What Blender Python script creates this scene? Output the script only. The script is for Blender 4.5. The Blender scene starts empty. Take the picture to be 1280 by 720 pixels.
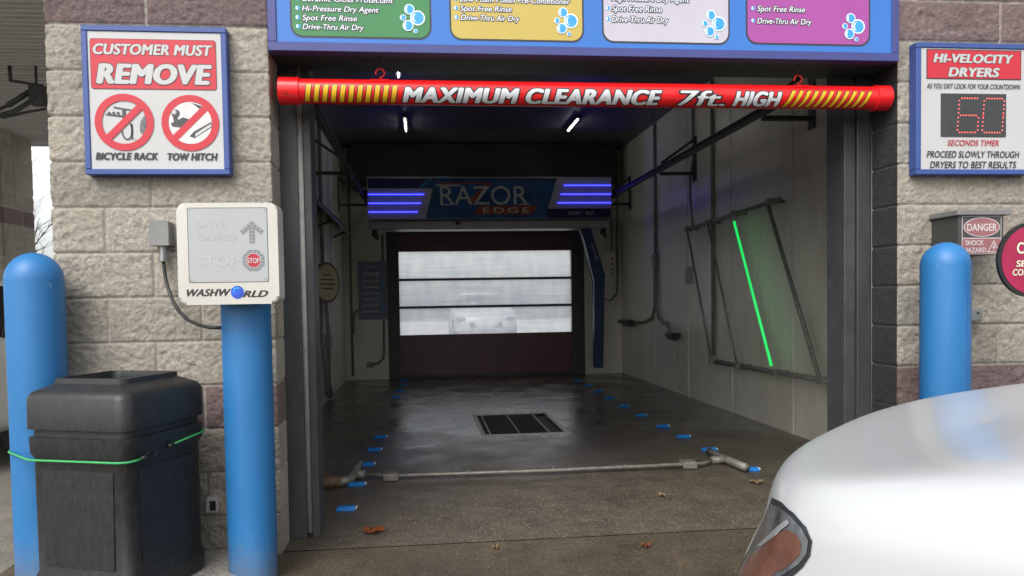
import bpy, bmesh, math, random
import numpy as np
from mathutils import Vector, Matrix, noise
from mathutils.bvhtree import BVHTree

random.seed(7)
R = math.radians
scn = bpy.context.scene
COL = scn.collection

# ------------------------------------------------------------------ camera
cd = bpy.data.cameras.new("camera")
cam = bpy.data.objects.new("camera", cd); COL.objects.link(cam)
yaw, pitch, roll = R(5.7817), R(-1.9658), R(-0.9533)
fw = Vector((math.sin(yaw)*math.cos(pitch), math.cos(yaw)*math.cos(pitch), math.sin(pitch)))
r0 = Vector((math.cos(yaw), -math.sin(yaw), 0)); u0 = r0.cross(fw)
rt = r0*math.cos(roll) + u0*math.sin(roll); up = -r0*math.sin(roll) + u0*math.cos(roll)
cam.matrix_world = Matrix(((rt.x, up.x, -fw.x, 0), (rt.y, up.y, -fw.y, -3.4428), (rt.z, up.z, -fw.z, 1.1797), (0, 0, 0, 1)))
cd.sensor_width = 36; cd.lens = 25.526; cd.shift_x = 0.01464; cd.shift_y = 0.0363
cd.clip_start = 0.05; cd.clip_end = 1500
scn.camera = cam

# ------------------------------------------------------------------ sky and sun (bright overcast)
world = bpy.data.worlds.new("World"); scn.world = world; world.use_nodes = True
nt = world.node_tree; nt.nodes.clear()
sky = nt.nodes.new("ShaderNodeTexSky"); sky.sky_type = 'NISHITA'; sky.sun_disc = False
SUN_EL, SUN_AZ = 47, 212          # azimuth clockwise from +Y
sky.sun_elevation = R(SUN_EL); sky.sun_rotation = R(SUN_AZ); sky.dust_density = 3.0
hs = nt.nodes.new("ShaderNodeHueSaturation"); hs.inputs['Saturation'].default_value = 0.22
bg = nt.nodes.new("ShaderNodeBackground"); bg.inputs['Strength'].default_value = 0.15
wo = nt.nodes.new("ShaderNodeOutputWorld")
nt.links.new(sky.outputs[0], hs.inputs['Color']); nt.links.new(hs.outputs[0], bg.inputs[0]); nt.links.new(bg.outputs[0], wo.inputs[0])
sl = bpy.data.lights.new("sun", 'SUN'); sl.energy = 0.85; sl.angle = R(32); sl.color = (1.0, 0.965, 0.91)
so = bpy.data.objects.new("sun", sl); COL.objects.link(so)
sd = Vector((math.sin(R(SUN_AZ))*math.cos(R(SUN_EL)), math.cos(R(SUN_AZ))*math.cos(R(SUN_EL)), math.sin(R(SUN_EL))))
so.rotation_euler = sd.to_track_quat('Z', 'Y').to_euler()
vs = scn.view_settings
vs.view_transform = 'Standard'; vs.look = 'None'; vs.exposure = 0.90; vs.gamma = 1; vs.use_curve_mapping = False
scn.render.engine = 'CYCLES'
cy = scn.cycles
cy.use_denoising = True; cy.max_bounces = 10; cy.diffuse_bounces = 6; cy.glossy_bounces = 4; cy.transmission_bounces = 6
cy.sample_clamp_indirect = 4.0; cy.caustics_reflective = False; cy.caustics_refractive = False

# ------------------------------------------------------------------ materials
def lin(c):
    return tuple((v/255/12.92 if v <= 10.3 else ((v/255+0.055)/1.055)**2.4) for v in c)
_m = {}
def mat(name, col, rough=0.5, metal=0.0, var=0.12, scale=6.0, bump=0.0, bscale=60.0, rvar=0.0, dirt=None, emit=None, coat=0.0, spec=0.5, stretch=None, dirt_amt=(0.5, 0.75), scuff=None, grime=None):
    """Principled with noise-driven tone, roughness and relief."""
    if name in _m: return _m[name]
    m = bpy.data.materials.new(name); m.use_nodes = True
    n = m.node_tree; b = n.nodes["Principled BSDF"]
    b.inputs['Roughness'].default_value = rough; b.inputs['Metallic'].default_value = metal
    b.inputs['Specular IOR Level'].default_value = spec
    if coat: b.inputs['Coat Weight'].default_value = coat; b.inputs['Coat Roughness'].default_value = 0.09
    tc = n.nodes.new("ShaderNodeTexCoord"); vec = tc.outputs['Object']
    if stretch:
        mp = n.nodes.new("ShaderNodeMapping"); mp.inputs['Scale'].default_value = stretch
        n.links.new(vec, mp.inputs[0]); vec = mp.outputs[0]
    t = n.nodes.new("ShaderNodeTexNoise"); t.inputs['Scale'].default_value = scale; t.inputs['Detail'].default_value = 8; t.inputs['Roughness'].default_value = 0.65
    n.links.new(vec, t.inputs['Vector'])
    cr = n.nodes.new("ShaderNodeValToRGB")
    c0 = [max(0, v*(1-var)) for v in col]; c1 = [min(1, v*(1+var)) for v in col]
    cr.color_ramp.elements[0].position = 0.3; cr.color_ramp.elements[1].position = 0.7
    cr.color_ramp.elements[0].color = (*c0, 1); cr.color_ramp.elements[1].color = (*c1, 1)
    n.links.new(t.outputs['Fac'], cr.inputs[0]); out = cr.outputs[0]
    if dirt:
        t2 = n.nodes.new("ShaderNodeTexNoise"); t2.inputs['Scale'].default_value = scale*0.4+0.7; t2.inputs['Detail'].default_value = 10; t2.inputs['Roughness'].default_value = 0.7
        n.links.new(vec, t2.inputs['Vector'])
        r2 = n.nodes.new("ShaderNodeValToRGB"); r2.color_ramp.elements[0].position = dirt_amt[0]; r2.color_ramp.elements[1].position = dirt_amt[1]
        n.links.new(t2.outputs['Fac'], r2.inputs[0])
        mx = n.nodes.new("ShaderNodeMixRGB"); n.links.new(r2.outputs[0], mx.inputs[0]); n.links.new(out, mx.inputs[1]); mx.inputs[2].default_value = (*dirt, 1)
        out = mx.outputs[0]
    if scuff:      # (colour, scale, stretch z, p0, p1)
        mp4 = n.nodes.new("ShaderNodeMapping"); mp4.inputs['Scale'].default_value = (1, 1, scuff[2]); n.links.new(tc.outputs['Object'], mp4.inputs[0])
        t4 = n.nodes.new("ShaderNodeTexNoise"); t4.inputs['Scale'].default_value = scuff[1]; t4.inputs['Detail'].default_value = 7; t4.inputs['Roughness'].default_value = 0.75; n.links.new(mp4.outputs[0], t4.inputs['Vector'])
        r4 = n.nodes.new("ShaderNodeValToRGB"); r4.color_ramp.elements[0].position = scuff[3]; r4.color_ramp.elements[1].position = scuff[4]; n.links.new(t4.outputs['Fac'], r4.inputs[0])
        m4 = n.nodes.new("ShaderNodeMixRGB"); n.links.new(r4.outputs[0], m4.inputs[0]); n.links.new(out, m4.inputs[1]); m4.inputs[2].default_value = (*scuff[0], 1); out = m4.outputs[0]
    if grime:      # (colour, height): splashed dirt near the ground
        sp5 = n.nodes.new("ShaderNodeSeparateXYZ"); n.links.new(tc.outputs['Object'], sp5.inputs[0])
        a5 = n.nodes.new("ShaderNodeMath"); a5.operation = 'MULTIPLY_ADD'; a5.inputs[1].default_value = grime[1]*1.6; n.links.new(t.outputs['Fac'], a5.inputs[0]); n.links.new(sp5.outputs['Z'], a5.inputs[2])
        r5 = n.nodes.new("ShaderNodeMapRange"); r5.inputs['From Min'].default_value = grime[1]*0.6; r5.inputs['From Max'].default_value = grime[1]*1.8; r5.inputs['To Min'].default_value = 0.8; r5.inputs['To Max'].default_value = 0.0; n.links.new(a5.outputs[0], r5.inputs[0])
        m5 = n.nodes.new("ShaderNodeMixRGB"); n.links.new(r5.outputs[0], m5.inputs[0]); n.links.new(out, m5.inputs[1]); m5.inputs[2].default_value = (*grime[0], 1); out = m5.outputs[0]
    n.links.new(out, b.inputs['Base Color'])
    if rvar:
        mr = n.nodes.new("ShaderNodeMapRange"); mr.inputs['From Min'].default_value = 0.3; mr.inputs['From Max'].default_value = 0.7
        mr.inputs['To Min'].default_value = max(0.02, rough-rvar); mr.inputs['To Max'].default_value = min(1, rough+rvar)
        n.links.new(t.outputs['Fac'], mr.inputs[0]); n.links.new(mr.outputs[0], b.inputs['Roughness'])
    if bump:
        t3 = n.nodes.new("ShaderNodeTexNoise"); t3.inputs['Scale'].default_value = bscale; t3.inputs['Detail'].default_value = 6
        n.links.new(vec, t3.inputs['Vector'])
        bp = n.nodes.new("ShaderNodeBump"); bp.inputs['Strength'].default_value = bump; bp.inputs['Distance'].default_value = 0.01
        n.links.new(t3.outputs['Fac'], bp.inputs['Height']); n.links.new(bp.outputs[0], b.inputs['Normal'])
    if emit:
        b.inputs['Emission Color'].default_value = (*emit[0], 1); b.inputs['Emission Strength'].default_value = emit[1]
    _m[name] = m; return m

M_STEEL = mat('galvanised steel', (0.30, 0.31, 0.31), 0.42, 0.8, 0.2, 14, rvar=0.12)
M_DKSTEEL = mat('dark painted steel', (0.055, 0.058, 0.062), 0.5, 0.0, 0.25, 9, bump=0.1)
M_JAMB = mat('grey steel jamb', (0.068, 0.071, 0.076), 0.45, 0.2, 0.22, 5, stretch=(3, 3, 0.5), dirt=(0.05, 0.048, 0.045))
M_STRIP = mat('weather strip', (0.33, 0.32, 0.30), 0.6, 0, 0.15, 12)
M_BLACK = mat('black plastic', (0.016, 0.0165, 0.017), 0.42, 0, 0.25, 70, bump=0.18, bscale=240, rvar=0.1, dirt=(0.04, 0.04, 0.039), dirt_amt=(0.50, 0.95), stretch=(1, 1, 0.4), scuff=((0.16, 0.16, 0.155), 26, 0.18, 0.66, 0.74))
M_BLUEPOST = mat('blue bollard sleeve', lin((42, 112, 170)), 0.45, 0, 0.10, 5, bump=0.04, bscale=25, dirt=lin((112, 148, 176)), dirt_amt=(0.55, 0.95), stretch=(1, 1, 0.35), scuff=(lin((150, 176, 194)), 9, 0.5, 0.66, 0.72), grime=((0.16, 0.145, 0.12), 0.22))
M_WHITEP = mat('cream moulded plastic', (0.54, 0.525, 0.475), 0.4, 0, 0.04, 5)
M_GREYFACE = mat('grey smoked face', (0.39, 0.40, 0.41), 0.3, 0, 0.04, 4)
M_GREYDK = mat('mid grey print', (0.20, 0.21, 0.22), 0.4, 0, 0.05, 5)
M_GREYLT = mat('ghost lettering', (0.43, 0.44, 0.45), 0.35, 0, 0.03, 5)
M_SIGNW = mat('sign white', (0.49, 0.49, 0.485), 0.35, 0, 0.03, 5)
M_SIGNRED = mat('sign red', lin((190, 36, 52)), 0.35, 0, 0.05, 5)
M_SIGNBLK = mat('sign black', (0.02, 0.02, 0.022), 0.4, 0, 0.1, 5)
M_SIGNBLUE = mat('sign frame blue', lin((54, 78, 140)), 0.4, 0, 0.12, 6, scuff=(lin((92, 106, 142)), 20, 1, 0.60, 0.70))
M_MENUBLUE = mat('menu panel blue', lin((52, 112, 190)), 0.3, 0, 0.04, 2)
M_MENUFRAME = mat('menu frame blue', lin((62, 68, 128)), 0.45, 0, 0.08, 6)
M_GREENP = mat('menu green', lin((56, 124, 72)), 0.3, 0, 0.05, 3)
M_GOLDP = mat('menu gold', lin((190, 168, 84)), 0.3, 0, 0.05, 3)
M_SILVP = mat('menu silver', lin((186, 182, 194)), 0.3, 0, 0.05, 3)
M_MAGP = mat('menu magenta', lin((160, 72, 150)), 0.3, 0, 0.05, 3)
M_OUTL = mat('print dark outline', (0.035, 0.036, 0.045), 0.4, 0, 0.1, 5)
M_BUB = mat('bubble blue', lin((58, 156, 222)), 0.3, 0, 0.05, 6)
M_BUBW = mat('bubble white', (0.8, 0.84, 0.88), 0.3, 0, 0.03, 6)
M_BARRED = mat('bar red', lin((226, 26, 30)), 0.28, 0, 0.05, 4, dirt=lin((190, 34, 34)), dirt_amt=(0.6, 0.9), scuff=(lin((150, 40, 40)), 12, 1, 0.62, 0.70))
M_YEL = mat('stripe yellow', lin((226, 176, 30)), 0.4, 0, 0.18, 14)
M_SILTXT = mat('silver lettering', (0.66, 0.67, 0.69), 0.35, 0, 0.1, 8)
M_TIMER = mat('timer red text', lin((176, 40, 62)), 0.4, 0, 0.05, 5)
M_LEDBLK = mat('led window', (0.03, 0.032, 0.033), 0.12, 0, 0.2, 5)
M_LEDRED = mat('led red dot', (0.6, 0.08, 0.08), 0.4, emit=((1.0, 0.16, 0.14), 0.40))
M_FLOURW = mat('ceiling led', (0.8, 0.8, 0.8), 0.4, emit=((1, 0.96, 0.90), 15))
M_LEDBLUE = mat('blue led strip', (0.1, 0.1, 0.6), 0.4, emit=((0.03, 0.035, 1.0), 3.6))
M_LEDGREEN = mat('green led tube', (0.1, 0.6, 0.3), 0.4, emit=((0.01, 1.0, 0.15), 0.46))
M_WALLIN = mat('white wash wall panel', (0.80, 0.775, 0.67), 0.36, 0, 0.06, 2.2, bump=0.05, bscale=8, rvar=0.12, dirt=(0.55, 0.52, 0.42), stretch=(1, 1, 0.35))
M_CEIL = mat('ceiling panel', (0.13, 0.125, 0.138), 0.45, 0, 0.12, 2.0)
M_SEAM = mat('panel batten', (0.72, 0.70, 0.61), 0.4, 0, 0.1, 3)
M_DARKBLUE = mat('dark blue machine', lin((16, 50, 92)), 0.4, 0, 0.1, 4)
M_ARCHGREY = mat('arch grey cover', (0.42, 0.42, 0.45), 0.35, 0.3, 0.06, 4)
M_ARCHBLUE = mat('arch blue print', lin((36, 84, 140)), 0.35, 0, 0.6, 3)
M_ARCHNAVY = mat('arch navy print', lin((24, 30, 90)), 0.35, 0, 0.1, 3)
M_ARCHRED = mat('arch red print', lin((150, 66, 46)), 0.4, 0, 0.1, 5)
M_SIGNGREYBLUE = mat('stop board blue', lin((124, 132, 152)), 0.5, 0, 0.1, 4)
M_STOPTXT = mat('stop board text', lin((232, 235, 240)), 0.5, 0, 0.05, 5)
M_MAROON = mat('door maroon panel', (0.13, 0.048, 0.062), 0.4, 0, 0.15, 3)
M_DOORFR = mat('door dark frame', (0.055, 0.047, 0.052), 0.45, 0, 0.15, 4)
M_OVAL = mat('oval sign cream', (0.62, 0.55, 0.34), 0.5, 0, 0.15, 8)
M_BROWN = mat('oval sign brown', (0.14, 0.10, 0.06), 0.5, 0, 0.15, 8)
M_CONDUIT = mat('grey conduit', (0.24, 0.245, 0.23), 0.5, 0.1, 0.15, 6)
M_GALVP = mat('weathered pipe', (0.22, 0.225, 0.205), 0.5, 0.3, 0.25, 20, bump=0.1)
M_RUST = mat('rusty coupling', (0.20, 0.125, 0.075), 0.7, 0.1, 0.35, 26, bump=0.2)
M_MARK = mat('blue guide plastic', lin((20, 120, 200)), 0.4, 0, 0.15, 20)
M_MARKW = mat('white reflector', (0.75, 0.78, 0.8), 0.3)
M_GRATE = mat('black grating', (0.008, 0.008, 0.008), 0.7, 0.0, 0.3, 12)
M_PITC = mat('worn concrete rim', (0.62, 0.61, 0.57), 0.5, 0, 0.22, 16, bump=0.2)
M_CORD = mat('green bungee', lin((58, 160, 92)), 0.6, 0, 0.12, 60)
M_WIRE = mat('hook wire', (0.05, 0.05, 0.05), 0.4, 0.6, 0.1, 20)
M_LEAF1 = mat('orange leaf', (0.30, 0.085, 0.025), 0.6, 0, 0.4, 30)
M_LEAF2 = mat('tan leaf', (0.42, 0.30, 0.16), 0.6, 0, 0.3, 30)
M_CARWHITE = mat('white car paint', (0.49, 0.505, 0.515), 0.26, 0, 0.02, 1.5, coat=0.35, spec=0.4)
M_CARGLASS = mat('car glass', (0.012, 0.014, 0.016), 0.06, 0, 0.1, 2)
M_TYRE = mat('tyre rubber', (0.02, 0.02, 0.02), 0.8, 0, 0.2, 20)
M_RIM = mat('wheel rim', (0.4, 0.4, 0.41), 0.3, 0.8, 0.1, 5)
M_LAMPBLK = mat('lamp bezel', (0.03, 0.033, 0.037), 0.2, 0, 0.1, 5)
M_LAMPCLR = mat('lamp bowl', (0.17, 0.178, 0.188), 0.12, 0.35, 0.6, 14, coat=0.8)
M_LAMPAMB = mat('lamp amber reflector', (0.17, 0.075, 0.05), 0.25, 0, 0.35, 9, coat=0.5)
M_LAMPCHR = mat('lamp chrome', (0.62, 0.64, 0.66), 0.12, 0.6, 0.15, 12)
M_TAIL = mat('tail lamp red', (0.35, 0.02, 0.03), 0.2, 0, 0.2, 6)
M_SOFFIT = mat('canopy metal soffit', (0.62, 0.61, 0.59), 0.5, 0.0, 0.1, 3, stretch=(0.3, 3, 1))
M_ENCL = mat('grey enclosure', (0.21, 0.21, 0.205), 0.5, 0.2, 0.12, 5)
M_ENCLDK = mat('dark enclosure', (0.06, 0.058, 0.056), 0.5, 0.1, 0.15, 5)
M_DANGERRED = mat('faded danger red', (0.29, 0.115, 0.125), 0.45, 0, 0.12, 6)
M_DANGERWHT = mat('faded danger white', (0.60, 0.57, 0.57), 0.45, 0, 0.06, 6)
M_MAGSIGN = mat('round sign magenta', lin((160, 32, 74)), 0.35, 0, 0.22, 5)
M_CREAMTXT = mat('cream lettering', (0.72, 0.66, 0.50), 0.4, 0, 0.06, 6)
M_BARK = mat('grey bark', (0.10, 0.085, 0.07), 0.8, 0, 0.3, 12, bump=0.3)
M_DRYGRASS = mat('dry grass', (0.36, 0.28, 0.15), 0.8, 0, 0.3, 9)

# ------------------------------------------------------------------ mesh helpers
def world_of(o):
    m = o.matrix_basis.copy()
    return world_of(o.parent) @ m if o.parent else m
def tag(o, label=None, cat=None, group=None, kind=None):
    if label: o['label'] = label
    if cat: o['category'] = cat
    if group: o['group'] = group
    if kind: o['kind'] = kind
    return o
def thing(name, label, cat, loc=(0, 0, 0), group=None):
    o = bpy.data.objects.new(name, None); COL.objects.link(o); o.location = loc; o.empty_display_size = 0.1
    return tag(o, label, cat, group)
def obj(name, bm, material, parent=None, smooth=False, label=None):
    """Vertices are given in world metres; they are moved into the parent's frame."""
    me = bpy.data.meshes.new(name)
    if isinstance(bm, bpy.types.Mesh): me = bm
    else:
        bm.normal_update(); bm.to_mesh(me); bm.free()
    me.materials.append(material) if not len(me.materials) else None
    o = bpy.data.objects.new(name, me); COL.objects.link(o)
    if parent is not None:
        o.parent = parent; me.transform(world_of(parent).inverted())
    if smooth:
        me.polygons.foreach_set('use_smooth', [True]*len(me.polygons))
    if label: o['label'] = label
    return o
def autosmooth(o, ang=35):
    me = o.data
    me.polygons.foreach_set('use_smooth', [True]*len(me.polygons))
    me.set_sharp_from_angle(angle=R(ang))
    return o
def copy_tree(o, parent=None):
    c = o.copy(); COL.objects.link(c)
    if parent is not None: c.parent = parent
    for ch in list(o.children): copy_tree(ch, c)
    return c
def B(): return bmesh.new()
def box(bm, x0, x1, y0, y1, z0, z1, bev=0.0, seg=2, mtx=None):
    g = bmesh.ops.create_cube(bm, size=1)
    v = g['verts']
    bmesh.ops.scale(bm, vec=(x1-x0, y1-y0, z1-z0), verts=v)
    bmesh.ops.translate(bm, vec=((x0+x1)/2, (y0+y1)/2, (z0+z1)/2), verts=v)
    if mtx is not None: bmesh.ops.transform(bm, matrix=mtx, verts=v)
    if bev:
        e = list({e for q in v for e in q.link_edges})
        bmesh.ops.bevel(bm, geom=e, offset=bev, segments=seg, profile=0.5, affect='EDGES')
    return bm
def tube(bm, pts, r, n=10, cap=True):
    """Round tube through points; r a number or a list."""
    P = [Vector(p) for p in pts]; k = len(P)
    rr = r if isinstance(r, (list, tuple)) else [r]*k
    rings = []; prev = None
    for i, p in enumerate(P):
        d = (P[min(i+1, k-1)] - P[max(i-1, 0)]).normalized()
        if prev is None:
            a = d.orthogonal().normalized()
        else:
            a = (prev - d*prev.dot(d)).normalized()
        prev = a; b = d.cross(a)
        rings.append([bm.verts.new(p + (a*math.cos(2*math.pi*j/n) + b*math.sin(2*math.pi*j/n))*rr[i]) for j in range(n)])
    for i in range(k-1):
        for j in range(n):
            bm.faces.new((rings[i][j], rings[i][(j+1) % n], rings[i+1][(j+1) % n], rings[i+1][j]))
    if cap:
        bm.faces.new(rings[0][::-1]); bm.faces.new(rings[-1])
    return bm
def arc(c, r, a0, a1, n, ax='xz'):
    out = []
    for i in range(n+1):
        a = R(a0 + (a1-a0)*i/n); u, v = r*math.cos(a), r*math.sin(a)
        out.append({'xz': (c[0]+u, c[1], c[2]+v), 'xy': (c[0]+u, c[1]+v, c[2]), 'yz': (c[0], c[1]+u, c[2]+v)}[ax])
    return out
def poly(bm, pts, y0, y1=None):
    """Polygon in X-Z at y0 facing -Y (points any winding); with y1 a solid plate."""
    a = sum(pts[i][0]*pts[(i+1) % len(pts)][1] - pts[(i+1) % len(pts)][0]*pts[i][1] for i in range(len(pts)))
    if a < 0: pts = pts[::-1]
    f = [bm.verts.new((x, y0, z)) for x, z in pts]
    bm.faces.new(f)
    if y1 is not None:
        g = [bm.verts.new((x, y1, z)) for x, z in pts]
        bm.faces.new(g[::-1])
        for i in range(len(f)):
            j = (i+1) % len(f); bm.faces.new((f[j], f[i], g[i], g[j]))
    return bm
def circle(cx, cz, r, n=40, rz=None):
    rz = rz or r
    return [(cx + r*math.cos(2*math.pi*i/n), cz + rz*math.sin(2*math.pi*i/n)) for i in range(n)]
def rrect(x0, x1, z0, z1, r, n=7):
    out = []
    for cx, cz, a in ((x1-r, z1-r, 0), (x0+r, z1-r, 90), (x0+r, z0+r, 180), (x1-r, z0+r, 270)):
        for i in range(n+1):
            t = R(a + 90*i/n); out.append((cx + r*math.cos(t), cz + r*math.sin(t)))
    return out
def ring(bm, cx, cz, ro, ri, y0, n=48):
    for i in range(n):
        a, b = 2*math.pi*i/n, 2*math.pi*(i+1)/n
        q = [(ro, a), (ro, b), (ri, b), (ri, a)]
        bm.faces.new([bm.verts.new((cx + r*math.cos(t), y0, cz + r*math.sin(t))) for r, t in q])
    bmesh.ops.remove_doubles(bm, verts=bm.verts, dist=1e-6)
    return bm
def lathe(bm, prof, cx, cy, n=40):
    rings = [[bm.verts.new((cx + r*math.cos(2*math.pi*j/n), cy + r*math.sin(2*math.pi*j/n), z)) for j in range(n)] for r, z in prof]
    for i in range(len(rings)-1):
        for j in range(n):
            bm.faces.new((rings[i][j], rings[i][(j+1) % n], rings[i+1][(j+1) % n], rings[i+1][j]))
    bm.faces.new(rings[-1]); bm.faces.new(rings[0][::-1])
    return bm
_cap = {}
def text_mesh(s, shear=0.0, space=1.0):
    c = bpy.data.curves.new("lettering", 'FONT'); c.body = s; c.size = 1; c.shear = shear; c.space_character = space
    c.resolution_u = 5
    o = bpy.data.objects.new("lettering", c); COL.objects.link(o)
    dg = bpy.context.evaluated_depsgraph_get(); dg.update()
    me = bpy.data.meshes.new_from_object(o.evaluated_get(dg))
    bpy.data.objects.remove(o); bpy.data.curves.remove(c)
    return me
def text(name, s, x0, x1, zb, zt, y, material, parent, bold=0.03, shear=0.0, outline=None, ow=0.028, space=1.0, slope=0.0, wrap=None, xform=None):
    """One line facing -Y fitted between x0..x1, baseline zb, capital height zt-zb, made heavier by overlaid shifted
    copies (em units); outline: a darker, fatter copy just behind."""
    src = text_mesh(s, shear, space + bold*1.2)
    if wrap:
        bm = bmesh.new(); bm.from_mesh(src)
        for i in range(-2, 14):
            bmesh.ops.bisect_plane(bm, geom=bm.verts[:]+bm.edges[:]+bm.faces[:], plane_co=(0, i*0.075, 0), plane_no=(0, 1, 0))
        bm.to_mesh(src); bm.free()
    co = np.array([v.co[:2] for v in src.vertices]); fc = [tuple(p.vertices) for p in src.polygons]
    bpy.data.meshes.remove(src)
    mn, mx = co[:, 0].min()-bold, co[:, 0].max()+bold; cap = 0.729
    sx, sz = (x1-x0)/(mx-mn), (zt-zb)/(cap+bold*1.0)
    def build(shifts, yy, nm, m_):
        V = []; F = []
        for k, (dx, dz) in enumerate(shifts):
            n0 = len(V)
            for a, b_ in co:
                x = x0 + (a+dx-mn)*sx; z = zb + (b_+dz+bold*0.5)*sz + (x-x0)*slope
                d = k*0.00006
                if wrap:
                    cy_, cz_, rad = wrap; t = (z-cz_)/rad; rr = rad+yy+d; V.append((x, cy_-rr*math.cos(t), cz_+rr*math.sin(t)))
                else: V.append((x, yy-d, z))
            F += [tuple(n0+i for i in f) for f in fc]
        me = bpy.data.meshes.new(nm); me.from_pydata(V, [], F)
        if xform is not None: me.transform(xform)
        return obj(nm, me, m_, parent)
    fill = [(0, 0)] + ([(bold*math.cos(R(a)), 0.5*bold*math.sin(R(a))) for a in range(0, 360, 60)] if bold > 0 else [])
    o = build(fill, y, name, material)
    if outline:
        r_ = bold + ow
        sh = [(r_*math.cos(R(a)), (0.5*bold+ow*1.1)*math.sin(R(a))) for a in range(0, 360, 36)]
        build(sh, (y-0.0014) if wrap else (y+0.0011), name+'_outline', outline)
    return o

# ------------------------------------------------------------------ ground, apron, bay floor (structure)
def sheet(name, x0, x1, y0, y1, z, material, thick=None):
    bm = B()
    if thick: box(bm, x0, x1, y0, y1, z-thick, z)
    else:
        v = [bm.verts.new(p) for p in ((x0, y0, z), (x1, y0, z), (x1, y1, z), (x0, y1, z))]; bm.faces.new(v)
    o = obj(name, bm, material); o['kind'] = 'structure'; return o
FLO, FHI = (0.42, 0.41, 0.39, 1), (1.55, 1.52, 1.45, 1)
def floor_material(name, c_lo, c_hi, speck, rough_lo, rough_hi, speck_amt, bump=0.35, wet=1.0, wsc=0.55, drain=False):
    m = bpy.data.materials.new(name); m.use_nodes = True; n = m.node_tree; b = n.nodes["Principled BSDF"]; L = n.links.new
    tc = n.nodes.new("ShaderNodeTexCoord")
    def noise_n(sc, det=8, ro=0.6):
        t = n.nodes.new("ShaderNodeTexNoise"); t.inputs['Scale'].default_value = sc; t.inputs['Detail'].default_value = det; t.inputs['Roughness'].default_value = ro
        L(tc.outputs['Object'], t.inputs['Vector']); return t
    def ramp(src, p0, p1, a=(0, 0, 0, 1), c=(1, 1, 1, 1)):
        r = n.nodes.new("ShaderNodeValToRGB"); r.color_ramp.elements[0].position = p0; r.color_ramp.elements[1].position = p1
        r.color_ramp.elements[0].color = a; r.color_ramp.elements[1].color = c; L(src, r.inputs[0]); return r
    big = noise_n(wsc, 9, 0.62); mid = noise_n(5, 9, 0.7)
    vo = n.nodes.new("ShaderNodeTexVoronoi"); vo.inputs['Scale'].default_value = 105; L(tc.outputs['Object'], vo.inputs['Vector'])
    base = ramp(mid.outputs['Fac'], 0.3, 0.72, (*c_lo, 1), (*c_hi, 1))
    sp = ramp(vo.outputs['Color'], 0.72, 0.86)
    mx = n.nodes.new("ShaderNodeMixRGB"); ml = n.nodes.new("ShaderNodeMath"); ml.operation = 'MULTIPLY'; ml.inputs[1].default_value = speck_amt
    L(sp.outputs[0], ml.inputs[0]); L(ml.outputs[0], mx.inputs[0]); L(base.outputs[0], mx.inputs[1]); mx.inputs[2].default_value = (*speck, 1)
    st = ramp(big.outputs['Fac'], 0.40, 0.66)
    mx2 = n.nodes.new("ShaderNodeMixRGB"); mx2.blend_type = 'MULTIPLY'; mx2.inputs[2].default_value = (0.52, 0.52, 0.53, 1)
    m3 = n.nodes.new("ShaderNodeMath"); m3.operation = 'MULTIPLY'; m3.inputs[1].default_value = 0.8*wet; L(st.outputs[0], m3.inputs[0]); L(m3.outputs[0], mx2.inputs[0])
    L(mx.outputs[0], mx2.inputs[1])
    fine = noise_n(85, 3, 0.75); fr_ = ramp(fine.outputs['Fac'], 0.30, 0.70, FLO, FHI)
    mf = n.nodes.new("ShaderNodeMixRGB"); mf.blend_type = 'MULTIPLY'; mf.inputs[0].default_value = 1.0; L(mx2.outputs[0], mf.inputs[1]); L(fr_.outputs[0], mf.inputs[2])
    last = mf.outputs[0]
    if drain:      # pale lime deposit around the drain, with wet glare painted into its colour
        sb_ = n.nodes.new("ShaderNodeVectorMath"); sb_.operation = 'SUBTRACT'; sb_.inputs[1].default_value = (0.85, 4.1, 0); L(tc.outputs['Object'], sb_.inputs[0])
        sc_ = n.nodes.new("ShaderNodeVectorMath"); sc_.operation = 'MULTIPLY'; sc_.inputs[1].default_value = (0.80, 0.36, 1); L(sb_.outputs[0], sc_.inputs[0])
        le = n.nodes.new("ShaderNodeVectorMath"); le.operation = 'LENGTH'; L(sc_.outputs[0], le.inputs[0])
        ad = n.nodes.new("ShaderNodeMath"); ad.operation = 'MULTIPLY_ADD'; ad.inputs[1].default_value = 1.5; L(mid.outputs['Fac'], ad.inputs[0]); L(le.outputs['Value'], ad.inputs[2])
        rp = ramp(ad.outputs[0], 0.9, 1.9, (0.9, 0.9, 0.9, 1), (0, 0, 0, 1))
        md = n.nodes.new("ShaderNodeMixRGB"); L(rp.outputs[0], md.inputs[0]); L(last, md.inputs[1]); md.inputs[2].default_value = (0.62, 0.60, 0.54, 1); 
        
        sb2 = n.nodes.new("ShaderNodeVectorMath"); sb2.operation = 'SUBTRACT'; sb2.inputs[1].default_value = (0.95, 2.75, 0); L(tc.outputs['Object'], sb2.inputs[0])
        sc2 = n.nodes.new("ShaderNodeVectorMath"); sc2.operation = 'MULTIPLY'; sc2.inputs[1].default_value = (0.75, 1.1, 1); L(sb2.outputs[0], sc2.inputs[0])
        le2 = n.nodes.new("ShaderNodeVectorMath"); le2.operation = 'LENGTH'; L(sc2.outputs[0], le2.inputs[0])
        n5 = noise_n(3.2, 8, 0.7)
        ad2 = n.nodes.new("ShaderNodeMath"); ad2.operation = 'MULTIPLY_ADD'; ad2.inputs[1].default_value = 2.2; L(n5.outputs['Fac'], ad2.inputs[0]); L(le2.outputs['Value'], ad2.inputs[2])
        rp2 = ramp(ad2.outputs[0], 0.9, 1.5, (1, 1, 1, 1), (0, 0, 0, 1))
        md2 = n.nodes.new("ShaderNodeMixRGB"); L(rp2.outputs[0], md2.inputs[0]); L(md.outputs[0], md2.inputs[1]); md2.inputs[2].default_value = (0.80, 0.78, 0.72, 1); md = md2
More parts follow.
